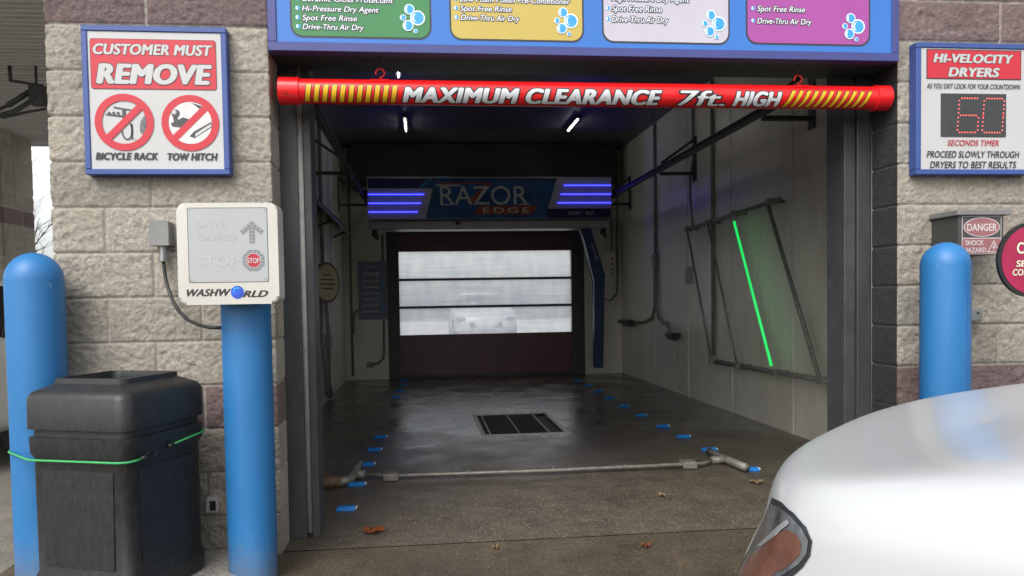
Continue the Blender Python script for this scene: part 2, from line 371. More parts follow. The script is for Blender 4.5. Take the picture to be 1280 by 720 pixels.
        mf2 = n.nodes.new("ShaderNodeMixRGB"); mf2.blend_type = 'MULTIPLY'; mf2.inputs[0].default_value = 0.8; L(md.outputs[0], mf2.inputs[1]); L(fr_.outputs[0], mf2.inputs[2]); last = mf2.outputs[0]
    L(last, b.inputs['Base Color'])
    if drain: b.inputs['Specular IOR Level'].default_value = 0.9; b.inputs['IOR'].default_value = 1.65
    rr = n.nodes.new("ShaderNodeMapRange"); rr.inputs['To Min'].default_value = rough_hi; rr.inputs['To Max'].default_value = rough_lo
    if drain:
        pw = noise_n(1.9, 7, 0.65); ps = ramp(pw.outputs['Fac'], 0.36, 0.62); L(ps.outputs[0], rr.inputs[0])
        ma = n.nodes.new("ShaderNodeMath"); ma.operation = 'MULTIPLY_ADD'; ma.inputs[1].default_value = 0.22; L(fine.outputs['Fac'], ma.inputs[0]); L(rr.outputs[0], ma.inputs[2])
        mb = n.nodes.new("ShaderNodeMath"); mb.operation = 'SUBTRACT'; mb.inputs[1].default_value = 0.10; L(ma.outputs[0], mb.inputs[0])
        sx = n.nodes.new("ShaderNodeSeparateXYZ"); L(tc.outputs['Object'], sx.inputs[0])
        ya = n.nodes.new("ShaderNodeMath"); ya.operation = 'MULTIPLY_ADD'; ya.inputs[1].default_value = 1.3; L(mid.outputs['Fac'], ya.inputs[0]); L(sx.outputs['Y'], ya.inputs[2])
        dry = n.nodes.new("ShaderNodeMapRange"); dry.inputs['From Min'].default_value = 0.3; dry.inputs['From Max'].default_value = 3.8; dry.inputs['To Min'].default_value = 0.34; dry.inputs['To Max'].default_value = 0.0
        L(ya.outputs[0], dry.inputs[0])      # the entrance strip is damp, not wet
        mc = n.nodes.new("ShaderNodeMath"); mc.operation = 'ADD'; L(mb.outputs[0], mc.inputs[0]); L(dry.outputs[0], mc.inputs[1]); L(mc.outputs[0], b.inputs['Roughness'])
    else:
        L(st.outputs[0], rr.inputs[0]); L(rr.outputs[0], b.inputs['Roughness'])
    bp = n.nodes.new("ShaderNodeBump"); bp.inputs['Strength'].default_value = bump; bp.inputs['Distance'].default_value = 0.004
    L(vo.outputs['Distance'], bp.inputs['Height'])
    bp2 = n.nodes.new("ShaderNodeBump"); bp2.inputs['Strength'].default_value = bump*0.6; bp2.inputs['Distance'].default_value = 0.01
    L(mid.outputs['Fac'], bp2.inputs['Height']); L(bp.outputs[0], bp2.inputs['Normal']); L(bp2.outputs[0], b.inputs['Normal'])
    return m
M_GROUND = floor_material('asphalt ground', (0.07, 0.066, 0.06), (0.12, 0.112, 0.10), (0.22, 0.21, 0.19), 0.5, 0.8, 0.5)
M_APRON = floor_material('worn concrete apron', (0.062, 0.050, 0.035), (0.125, 0.101, 0.071), (0.24, 0.20, 0.14), 0.36, 0.6, 0.35, bump=0.25, wet=0.7, wsc=0.8)
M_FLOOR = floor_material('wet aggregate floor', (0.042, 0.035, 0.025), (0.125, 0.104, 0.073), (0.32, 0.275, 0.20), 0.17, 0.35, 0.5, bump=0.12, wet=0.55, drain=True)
sheet('ground', -300, 300, -120, 400, -0.02, M_GROUND)
sheet('neighbour_bounce_slab', -14, -1.9, -3, 9, 0.0, floor_material('neighbour bounce slab', (0.17, 0.16, 0.145), (0.27, 0.255, 0.23), (0.33, 0.31, 0.28), 0.7, 0.85, 0.3), 0.015)  # paler slab added to bounce light up onto the canopy soffit
sheet('rear_bounce_apron', -6, 9, 8.0, 40, 0.0, mat('pale rear concrete', (0.52, 0.51, 0.49), 0.8, 0, 0.15, 2), 0.015)  # unseen pale ground, added to bounce light onto the rear panes
sheet('apron', -1.9, 9, -9, 0.055, 0.0, M_APRON, 0.015)
# bay floor with a real pit for the drain
bm = B()
PX0, PX1, PY0, PY1 = 0.52, 1.22, 2.86, 3.96
xs_ = [-1.18, PX0, PX1, 3.11]; ys_ = [0.065, PY0, PY1, 7.95]
for i in range(3):
    for j in range(3):
        if i == 1 and j == 1: continue
        bm.faces.new([bm.verts.new((x, y, 0.0)) for x, y in ((xs_[i], ys_[j]), (xs_[i+1], ys_[j]), (xs_[i+1], ys_[j+1]), (xs_[i], ys_[j+1]))])
for q in (((PX0, PY0), (PX1, PY0)), ((PX1, PY0), (PX1, PY1)), ((PX1, PY1), (PX0, PY1)), ((PX0, PY1), (PX0, PY0))):
    (a, b_), (c, d) = q
    bm.faces.new([bm.verts.new(p) for p in ((a, b_, 0), (c, d, 0), (c, d, -0.4), (a, b_, -0.4))])
bm.faces.new([bm.verts.new(p) for p in ((PX0, PY0, -0.4), (PX1, PY0, -0.4), (PX1, PY1, -0.4), (PX0, PY1, -0.4))])
bmesh.ops.remove_doubles(bm, verts=bm.verts, dist=1e-5)
# lip where the bay slab meets the apron
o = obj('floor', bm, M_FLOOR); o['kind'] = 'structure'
bm = B(); box(bm, -1.18, 3.11, 0.055, 0.065, -0.2, -0.006); o = obj('floor_joint', bm, M_DKSTEEL); o['kind'] = 'structure'
# pad under the bin
M_PAD = floor_material('pale concrete pad', (0.24, 0.23, 0.21), (0.36, 0.345, 0.32), (0.45, 0.43, 0.4), 0.7, 0.85, 0.3, bump=0.25, wet=0.4)
bm = B(); box(bm, -1.62, -0.79, -0.80, -0.02, -0.01, 0.055, 0.006); o = obj('kerb_pad', bm, M_PAD); o['kind'] = 'structure'

# ------------------------------------------------------------------ the wash building
bld = thing('car_wash_building', 'split face block car wash bay with mauve bands and an open roller door', 'building', (0.85, 0, 0))
CRS = 0.2032
def block_material(name, dark=False):
    m = bpy.data.materials.new(name); m.use_nodes = True; n = m.node_tree; b = n.nodes["Principled BSDF"]; L = n.links.new
    at = n.nodes.new("ShaderNodeAttribute"); at.attribute_name = 'blockcol'
    tc = n.nodes.new("ShaderNodeTexCoord")
    t = n.nodes.new("ShaderNodeTexNoise"); t.inputs['Scale'].default_value = 48; t.inputs['Detail'].default_value = 10; t.inputs['Roughness'].default_value = 0.75
    L(tc.outputs['Object'], t.inputs['Vector'])
    r = n.nodes.new("ShaderNodeValToRGB"); r.color_ramp.elements[0].position = 0.32; r.color_ramp.elements[1].position = 0.68
    r.color_ramp.elements[0].color = (0.66, 0.64, 0.62, 1); r.color_ramp.elements[1].color = (1.24, 1.22, 1.2, 1)
    L(t.outputs['Fac'], r.inputs[0])
    mx = n.nodes.new("ShaderNodeMixRGB"); mx.blend_type = 'MULTIPLY'; mx.inputs[0].default_value = 1
    L(at.outputs['Color'], mx.inputs[1]); L(r.outputs[0], mx.inputs[2])
    t2 = n.nodes.new("ShaderNodeTexNoise"); t2.inputs['Scale'].default_value = 2.2; t2.inputs['Detail'].default_value = 9; t2.inputs['Roughness'].default_value = 0.7
    L(tc.outputs['Object'], t2.inputs['Vector'])
    r2 = n.nodes.new("ShaderNodeValToRGB"); r2.color_ramp.elements[0].position = 0.5; r2.color_ramp.elements[1].position = 0.78; L(t2.outputs['Fac'], r2.inputs[0])
    mx2 = n.nodes.new("ShaderNodeMixRGB"); mx2.blend_type = 'MULTIPLY'; mx2.inputs[2].default_value = (0.72, 0.70, 0.68, 1); L(r2.outputs[0], mx2.inputs[0])
    L(mx.outputs[0], mx2.inputs[1]); L(mx2.outputs[0], b.inputs['Base Color'])
    b.inputs['Roughness'].default_value = 0.9; b.inputs['Specular IOR Level'].default_value = 0.25
    bp = n.nodes.new("ShaderNodeBump"); bp.inputs['Strength'].default_value = 0.95; bp.inputs['Distance'].default_value = 0.013
    t3 = n.nodes.new("ShaderNodeTexNoise"); t3.inputs['Scale'].default_value = 70; t3.inputs['Detail'].default_value = 9; t3.inputs['Roughness'].default_value = 0.72; L(tc.outputs['Object'], t3.inputs['Vector'])
    L(t3.outputs['Fac'], bp.inputs['Height']); L(bp.outputs[0], b.inputs['Normal'])
    return m
M_BLOCK = block_material('split face block')
def block_wall(name, path, smooth_from, phase, ztop, zfine, parent, step=0.0055, label=None, dark_reveal=False, seed=0, mauve_rows=None):
    """Wall skin along a plan path [(x, y)...]; split faces get real relief, mortar joints are recessed.
    smooth_from: arc length ranges (a, b) that are sawn smooth. phase: (arc offset of even rows' joints, odd rows')."""
    P = [Vector(p) for p in path]; seg = [(P[i+1]-P[i]) for i in range(len(P)-1)]; ln = [s.length for s in seg]
    us = []; pos = []; nor = []; acc = 0
    for i, s in enumerate(seg):
        k = max(2, int(ln[i]/step)); d = s.normalized(); nn = Vector((d.y, -d.x))
        for j in range(k + (1 if i == len(seg)-1 else 0)):
            us.append(acc + ln[i]*j/k); pos.append(P[i] + s*(j/k))
            nv = nn
            if j == 0 and i > 0:
                d0 = seg[i-1].normalized(); nv = (nn + Vector((d0.y, -d0.x))).normalized()
            nor.append(nv)
        acc += ln[i]
    zs = list(np.arange(0, zfine, step)) + list(np.arange(zfine, ztop+0.001, 0.05))
    corners = [sum(ln[:i+1]) for i in range(len(ln)-1)]
    verts = []; cols = []
    rnd = {}
    for z in zs:
        row = int(z/CRS+1e-6); dz = min(z-row*CRS, (row+1)*CRS-z)
        off = phase[row % 2]
        for u, p, nv in zip(us, pos, nor):
            k = math.floor((u-off)/0.4064); du = min((u-off)-k*0.4064, (k+1)*0.4064-(u-off))
            for c in corners:
                if abs(u-c) < 0.18: du = max(du, 0.03)
            smooth = any(a <= u <= b for a, b in smooth_from)
            key = (row, k, seed)
            if key not in rnd: rnd[key] = (random.uniform(0.88, 1.12), random.uniform(-0.02, 0.02))
            br, hue = rnd[key]
            e = min(dz, du); joint = e < 0.0045
            mauve = row in mauve_rows if mauve_rows else (row >= 12 or row == 3)
            base = (0.215, 0.162, 0.158) if mauve else (0.405, 0.378, 0.328)
            if joint: c = (0.47, 0.44, 0.39); h = -0.008
            else:
                c = tuple(v*(br + s_*hue) for v, s_ in zip(base, (1, 0, -1)))
                if smooth: h = -0.002
                else:
                    q = Vector((u*1.0 + k*3.1, z, row*1.7 + seed*5))
                    f = noise.noise(q*8)*0.0018 + noise.fractal(q*34, 0.55, 2.2, 4, noise_basis='PERLIN_ORIGINAL')*0.0046 - max(0, noise.noise(q*17+Vector((3, 7, 1)))-0.15)*0.011
                    edge = min(1, (e-0.0045)/0.022)
                    h = 0.003*edge**0.5 + f*(0.5+0.5*edge)
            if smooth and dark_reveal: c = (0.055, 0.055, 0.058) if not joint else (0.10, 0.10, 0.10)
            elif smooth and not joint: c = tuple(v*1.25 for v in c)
            verts.append((p.x + nv.x*h, p.y + nv.y*h, z)); cols.append((*c, 1))
    W = len(us); H = len(zs)
    idx = np.arange(W*H).reshape(H, W)
    f = np.stack([idx[:-1, :-1], idx[:-1, 1:], idx[1:, 1:], idx[1:, :-1]], -1).reshape(-1, 4)
    me = bpy.data.meshes.new(name); me.from_pydata(verts, [], f.tolist())
    ca = me.color_attributes.new('blockcol', 'FLOAT_COLOR', 'POINT'); ca.data.foreach_set('color', np.array(cols, dtype=np.float32).ravel())
    me.polygons.foreach_set('use_smooth', [True]*len(me.polygons))
    return obj(name, me, M_BLOCK, parent, label=label)
block_wall('front_wall', [(-1.64, 0.45), (-1.64, 0), (-0.68, 0), (-0.68, 0.21)], [(0.45+0.965, 9)], (0.45+1.64-1.212-0.0, 0.45+1.64-1.415), 3.9, 2.66, bld, label='block pier that carries the remove sign')
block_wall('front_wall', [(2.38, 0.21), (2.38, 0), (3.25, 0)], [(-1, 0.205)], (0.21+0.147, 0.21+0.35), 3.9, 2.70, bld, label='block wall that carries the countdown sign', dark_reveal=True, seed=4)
block_wall('front_wall', [(3.25, 0), (6.5, 0)], [], (0.3, 0.1), 3.9, 2.4, bld, step=0.02, label='block wall running on past the countdown sign', seed=9)
bm = B(); box(bm, -0.68, 2.38, 0.004, 0.21, 2.335, 3.9); obj('lintel', bm, M_DKSTEEL, bld)
bm = B(); box(bm, -1.64, -1.18, 0.32, 7.95, 0, 3.9); box(bm, -1.635, -0.70, 0.06, 0.32, 0, 3.9); obj('side_wall', bm, M_WALLIN, bld)
bm = B(); box(bm, 3.11, 3.4, 0.32, 7.95, 0, 3.9); box(bm, 2.40, 3.4, 0.06, 0.32, 0, 3.9); obj('side_wall', bm, M_WALLIN, bld)
bm = B(); box(bm, -1.18, -0.54, 7.75, 7.95, 0, 3.9); box(bm, 2.52, 3.11, 7.75, 7.95, 0, 3.9); box(bm, -0.54, 2.52, 7.75, 7.95, 2.26, 3.9); obj('rear_wall', bm, M_WALLIN, bld)
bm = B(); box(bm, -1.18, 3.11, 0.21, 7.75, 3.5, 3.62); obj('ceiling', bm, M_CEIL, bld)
bm = B(); box(bm, -1.75, 6.6, -0.08, 8.05, 3.9, 4.05); obj('roof', bm, M_DKSTEEL, bld)
for y in (1.2, 2.42, 3.64, 4.86, 6.08, 7.3):
    for xa in (3.104, -1.18):
        bm = B(); box(bm, xa, xa+0.006, y-0.012, y+0.012, 0, 3.5); obj('panel_batten', bm, M_SEAM, bld)
bm = B(); box(bm, -0.68, 2.38, 0.22, 0.30, 2.34, 3.5); obj('door_header', bm, M_JAMB, bld)
bm = B(); box(bm, -1.0, 2.95, 7.35, 7.745, 2.92, 3.495, 0.01); obj('dark_shade_panel', bm, mat('dark purple shade', (0.03, 0.026, 0.034), 0.5, 0, 0.15, 3), bld)  # added dark panel, stands in for the shade on the upper back wall
# jambs
bm = B(); box(bm, -0.695, -0.60, 0.235, 0.30, 0, 2.34, 0.004); obj('door_jamb', bm, M_JAMB, bld)
bm = B(); tube(bm, [(-0.588, 0.245, 0.03), (-0.588, 0.245, 2.34)], 0.013, 12); obj('weather_strip', bm, M_STRIP, bld, True)
bm = B(); box(bm, -0.576, -0.538, 0.25, 0.42, 0, 2.75, 0.004); obj('door_track', bm, M_DKSTEEL, bld)
bm = B(); box(bm, 2.315, 2.395, 0.235, 0.30, 0, 2.34, 0.004); obj('door_jamb', bm, M_JAMB, bld)
bm = B(); tube(bm, [(2.395, 0.222, 0.03), (2.395, 0.222, 2.34)], 0.008, 12); obj('weather_strip', bm, M_STRIP, bld, True)
bm = B(); box(bm, 2.25, 2.312, 0.25, 0.42, 0, 2.75, 0.004); obj('door_track', bm, M_DKSTEEL, bld)

# rear overhead door, part of the building: frame, panels, frosted panes
def pane_material():
    m = bpy.data.materials.new('streaked polycarbonate'); m.use_nodes = True; n = m.node_tree; n.nodes.clear(); L = n.links.new
    out = n.nodes.new("ShaderNodeOutputMaterial"); tc = n.nodes.new("ShaderNodeTexCoord")
    mp = n.nodes.new("ShaderNodeMapping"); mp.inputs['Scale'].default_value = (1.2, 1, 34); L(tc.outputs['Object'], mp.inputs[0])
    t = n.nodes.new("ShaderNodeTexNoise"); t.inputs['Scale'].default_value = 1.0; t.inputs['Detail'].default_value = 8; L(mp.outputs[0], t.inputs['Vector'])
    mp2 = n.nodes.new("ShaderNodeMapping"); mp2.inputs['Scale'].default_value = (7, 1, 3); L(tc.outputs['Object'], mp2.inputs[0])
    t2 = n.nodes.new("ShaderNodeTexNoise"); t2.inputs['Scale'].default_value = 1.0; t2.inputs['Detail'].default_value = 6; L(mp2.outputs[0], t2.inputs['Vector'])
    ad = n.nodes.new("ShaderNodeMath"); ad.operation = 'ADD'; L(t.outputs['Fac'], ad.inputs[0]); L(t2.outputs['Fac'], ad.inputs[1])
    r = n.nodes.new("ShaderNodeMapRange"); r.inputs['From Min'].default_value = 0.75; r.inputs['From Max'].default_value = 1.25; L(ad.outputs[0], r.inputs[0])
    cr = n.nodes.new("ShaderNodeValToRGB"); cr.color_ramp.elements[0].color = (0.64, 0.70, 0.76, 1); cr.color_ramp.elements[1].color = (0.93, 0.93, 0.91, 1); L(r.outputs[0], cr.inputs[0])
    tr = n.nodes.new("ShaderNodeBsdfTranslucent"); L(cr.outputs[0], tr.inputs[0])
    rf = n.nodes.new("ShaderNodeBsdfRefraction"); rf.inputs['Roughness'].default_value = 0.3; rf.inputs['IOR'].default_value = 1.02; rf.inputs['Color'].default_value = (0.95, 0.95, 0.93, 1)
    mx = n.nodes.new("ShaderNodeMixShader"); mx.inputs[0].default_value = 0.26; L(tr.outputs[0], mx.inputs[1]); L(rf.outputs[0], mx.inputs[2])
    L(mx.outputs[0], out.inputs[0]); return m
M_PANE = pane_material()
bm = B()
box(bm, -0.54, -0.36, 7.76, 7.86, 0, 2.26); box(bm, 2.32, 2.52, 7.76, 7.86, 0, 2.26)
door = 0
box(bm, -0.36, 2.32, 7.765, 7.855, 2.20, 2.26); door = obj('overhead_door', bm, M_DOORFR, bld)
bm = B(); box(bm, -0.36, 2.32, 7.77, 7.85, 1.945, 2.20); obj('top_panel', bm, M_MAROON, door)
bm = B(); box(bm, -0.36, 2.32, 7.79, 7.83, 0.05, 0.665); box(bm, -0.36, 2.32, 7.78, 7.795, 0.05, 0.08); obj('bottom_panel', bm, M_MAROON, door)
bm = B(); box(bm, -0.36, 2.32, 7.78, 7.84, 0.0, 0.05); obj('bottom_seal', bm, M_BLACK, door)
for z in (1.515, 1.09):
    bm = B(); box(bm, -0.36, 2.32, 7.785, 7.835, z-0.018, z+0.018); obj('mullion', bm, M_DOORFR, door)
for z0, z1 in ((1.533, 1.945), (1.108, 1.497), (0.665, 1.072)):
    bm = B()
    bm.faces.new([bm.verts.new(p) for p in ((-0.36, 7.81, z0), (2.32, 7.81, z0), (2.32, 7.81, z1), (-0.36, 7.81, z1))]); obj('window_pane', bm, M_PANE, door)

# ------------------------------------------------------------------ menu sign over the entrance
YS = -0.06
menu = thing('menu_sign', 'long blue wash menu sign with coloured lists over the entrance', 'sign', (0.84, 0, 2.32))
bm = B()
for a in ((-0.669, 2.346, 2.318, 2.358), (-0.669, -0.631, 2.358, 3.26), (2.311, 2.346, 2.358, 3.26), (-0.669, 2.346, 3.26, 3.30)):
    box(bm, a[0], a[1], YS, 0.003, a[2], a[3], 0.002, 1)
obj('frame', bm, M_MENUFRAME, menu)
bm = B(); box(bm, -0.631, 2.311, YS+0.008, 0.001, 2.358, 3.26); obj('panel', bm, M_MENUBLUE, menu)
YP = YS+0.008
def bubbles(parent, cx, cz, s):
    for i, (dx, dz, r) in enumerate(((0.017, 0.0, 0.026), (-0.016, 0.034, 0.018), (-0.042, 0.0, 0.011), (-0.022, -0.032, 0.019), (0.008, -0.054, 0.008))):
        bm = B(); bw = B(); b2 = B(); x, z, r = cx+dx*s*1.12, cz+dz*s*1.12, r*s*1.3; y = YP-0.004-0.0004*i
        poly(bw, circle(x, z, r, 24), y)
        poly(bm, circle(x, z, r*0.84, 24), y-0.0001)
        cr = [(x-r*0.15+r*0.58*math.cos(R(a)), z+r*0.58*math.sin(R(a))) for a in range(110, 251, 14)] + [(x-r*0.02+r*0.45*math.cos(R(a)), z+r*0.62*math.sin(R(a))) for a in range(250, 109, -14)]
        poly(b2, cr, y-0.0002)
        obj('bubble_rim', bw, M_BUBW, parent); obj('bubble_fill', bm, M_BUB, parent); obj('bubble_shine', b2, M_BUBW, parent)
lists = [
 (M_GREENP, -0.562, 0.056, 2.388, 'green', [('Ceramic Gloss Protectant', -0.515, -0.108, 2.5405), ('Hi-Pressure Dry Agent', -0.516, -0.174, 2.497), ('Spot Free Rinse', -0.516, -0.272, 2.456), ('Drive-Thru Air Dry', -0.515, -0.243, 2.416)], (-0.018, 2.477), 1.0, M_BUBW, 0.026),
 (M_GOLDP, 0.155, 0.768, 2.389, 'gold', [('Low Foam Polish Pre-Conditioner', 0.196, 0.712, 2.556), ('Spot Free Rinse', 0.197, 0.436, 2.514), ('Drive-Thru Air Dry', 0.199, 0.472, 2.472)], (0.695, 2.479), 1.0, M_BUBW, 0.026),
 (M_SILVP, 0.871, 1.479, 2.391, 'silver', [('High Pressure Dry Agent', 0.91, 1.287, 2.578), ('Spot Free Rinse', 0.91, 1.153, 2.529), ('Drive-Thru Air Dry', 0.91, 1.184, 2.479)], (1.411, 2.481), 1.03, M_BUBW, 0.029),
 (M_MAGP, 1.575, 2.192, 2.397, 'magenta', [('Spot Free Rinse', 1.623, 1.865, 2.545), ('Drive-Thru Air Dry', 1.623, 1.897, 2.487)], (2.116, 2.483), 1.03, M_BUBW, 0.028)]
for pm, x0, x1, z0, nm, lines, bc, bs, tm, ch in lists:
    bm = B(); poly(bm, rrect(x0-0.008, x1+0.008, z0-0.008, 3.208, 0.055), YP-0.0012); obj('list_border', bm, M_OUTL, menu)
    bm = B(); poly(bm, rrect(x0, x1, z0, 3.2, 0.048), YP-0.0020)
    pn = obj('wash_list', bm, pm, menu, label=nm+' wash list')
    for s, a, b_, zb in lines:
        text('lettering', s, a, b_, zb, zb+ch, YP-0.0036, tm, pn, bold=0.006, shear=0.22, outline=M_OUTL, ow=0.10)
    for s, a, b_, zb in lines:
        bm = B(); bw = B()
        poly(bm, circle(a-0.02, zb+ch*0.5, 0.0105, 16), YP-0.003); poly(bw, [(a-0.02+0.0085*math.cos(R(t)), zb+ch*0.5+0.0085*math.sin(R(t))) for t in range(90, 271, 20)], YP-0.0034)
        obj('bullet', bm, M_BUB, pn); obj('bullet_shine', bw, M_BUBW, pn)
    bubbles(pn, bc[0], bc[1], bs)

# ------------------------------------------------------------------ clearance bar
BY, BZ, BRAD = 0.05, 2.168, 0.057
bar = thing('clearance_bar', 'red tube clearance bar with silver lettering hung across the entrance', 'clearance bar', (0.85, BY, BZ))
bm = B(); tube(bm, [(-0.62, BY, BZ), (2.33, BY, BZ)], BRAD, 48); obj('pipe', bm, M_BARRED, bar, True)
autosmooth(bar.children[0], 40)
for x0, x1 in ((-0.645, -0.548), (2.276, 2.356)):
    bm = B(); tube(bm, [(x0, BY, BZ), (x0+0.004, BY, BZ), (x1-0.003, BY, BZ), (x1, BY, BZ)] if x0 > 0 else [(x0, BY, BZ), (x0+0.004, BY, BZ), (x1-0.003, BY, BZ), (x1, BY, BZ)], [BRAD, BRAD+0.006, BRAD+0.006, BRAD+0.002], 48)
    autosmooth(obj('end_cap', bm, M_BARRED, bar), 40)
def wrapz(z): return (BY, BZ, BRAD)
WZ0, WZ1 = BZ-0.064, BZ+0.014
text('lettering', 'MAXIMUM CLEARANCE', -0.078, 1.166, WZ0, WZ1, 0.0026, M_SILTXT, bar, bold=0.062, shear=0.22, outline=M_SIGNBLK, ow=0.06, wrap=(BY, BZ, BRAD))
text('lettering', '7ft.', 1.25, 1.49, WZ0, WZ1, 0.0026, M_SILTXT, bar, bold=0.018, shear=0.15, outline=M_SIGNBLK, ow=0.055, wrap=(BY, BZ, BRAD))
text('lettering', 'HIGH', 1.528, 1.772, WZ0, WZ1, 0.0026, M_SILTXT, bar, bold=0.062, shear=0.22, outline=M_SIGNBLK, ow=0.06, wrap=(BY, BZ, BRAD))
def stripes(xa, xb, n, lean, w):
    for grow, m_, nm, yy in ((0.004, M_SIGNBLK, 'stripe_outline', 0.0010), (0, M_YEL, 'stripe', 0.0018)):
        bm = B()
        for i in range(n):
            x = xa + (xb-xa)*i/(n-1); K = 8; prev = None
            for k in range(K+1):
                z = WZ0-0.002-grow + (WZ1+0.004+2*grow-WZ0)*k/K; a = (z-BZ)/BRAD; rr = BRAD+yy; xs = x + lean*(k/K-0.5)
                cur = [bm.verts.new((xs+s*(w/2+grow), BY-rr*math.cos(a), BZ+rr*math.sin(a))) for s in (-1, 1)]
                if prev: bm.faces.new((prev[0], prev[1], cur[1], cur[0]))
                prev = cur
        obj(nm, bm, m_, bar)
stripes(-0.508, -0.115, 11, 0.014, 0.021)
stripes(1.815, 2.212, 11, 0.040, 0.018)
for x in (-0.18, 1.885):
    bm = B()
    for k in range(7):
        a0, a1 = R(38+k*104/7), R(38+(k+1)*104/7)
        f = [bm.verts.new((x+sx, BY-(BRAD+0.003)*math.cos(a), BZ+(BRAD+0.003)*math.sin(a))) for a in (a0, a1) for sx in (-0.045, 0.045)]
        bm.faces.new((f[0], f[1], f[3], f[2]))
    bmesh.ops.remove_doubles(bm, verts=bm.verts, dist=1e-5)
    sd_ = obj('hanger_saddle', bm, M_BARRED, bar)
    bm = B(); tube(bm, [(x, BY, BZ+BRAD), (x, BY, BZ+BRAD+0.012)], 0.004, 8)
    tube(bm, arc((x, BY, BZ+BRAD+0.032), 0.020, -90, 205, 22), 0.0042, 8)
    obj('hook', bm, M_BARRED, sd_, True)
    bm = B()
    for k in range(4):
        z = BZ+BRAD+0.052+k*0.021
        pts = arc((x, BY, z), 0.009, 0, 360, 14, 'xz' if k % 2 else 'yz'); tube(bm, pts, 0.0022, 6, False)
    tube(bm, [(x, BY, BZ+BRAD+0.13), (x, BY, 2.336)], 0.003, 6)
    obj('chain', bm, M_WIRE, sd_, True)

# ------------------------------------------------------------------ left sign: customer must remove
sg = thing('instruction_sign', 'white sign in blue frame banning bicycle racks and tow hitches on the block pier', 'sign', (-1.16, 0, 1.76))
def framed(sg, x0, x1, z0, z1, t, yf=-0.06, fm=M_SIGNBLUE):
    bm = B()
    box(bm, x0, x1, yf, -0.002, z0, z0+t, 0.003, 1); box(bm, x0, x1, yf, -0.002, z1-t, z1, 0.003, 1)
    box(bm, x0, x0+t, yf, -0.002, z0+t, z1-t, 0.003, 1); box(bm, x1-t, x1, yf, -0.002, z0+t, z1-t, 0.003, 1)
    obj('frame', bm, fm, sg)
    bm = B(); box(bm, x0+t, x1-t, yf+0.006, -0.004, z0+t, z1-t); return obj('panel', bm, M_SIGNW, sg)
framed(sg, -1.467, -0.85, 1.763, 2.415, 0.025)
Y = -0.0565
bm = B(); poly(bm, rrect(-1.432, -0.897, 2.138, 2.358, 0.012), Y+0.0004); obj('header_border', bm, M_SIGNBLK, sg)
bm = B(); poly(bm, rrect(-1.430, -0.899, 2.140, 2.356, 0.011), Y); hd = obj('header', bm, M_SIGNRED, sg)
text('lettering', 'CUSTOMER MUST', -1.419, -0.911, 2.288, 2.338, Y-0.0016, M_SIGNW, hd, bold=0.052, shear=0.2, outline=M_SIGNBLK)
text('lettering', 'REMOVE', -1.410, -0.915, 2.160, 2.255, Y-0.0016, M_SIGNW, hd, bold=0.072, shear=0.18, outline=M_SIGNBLK)
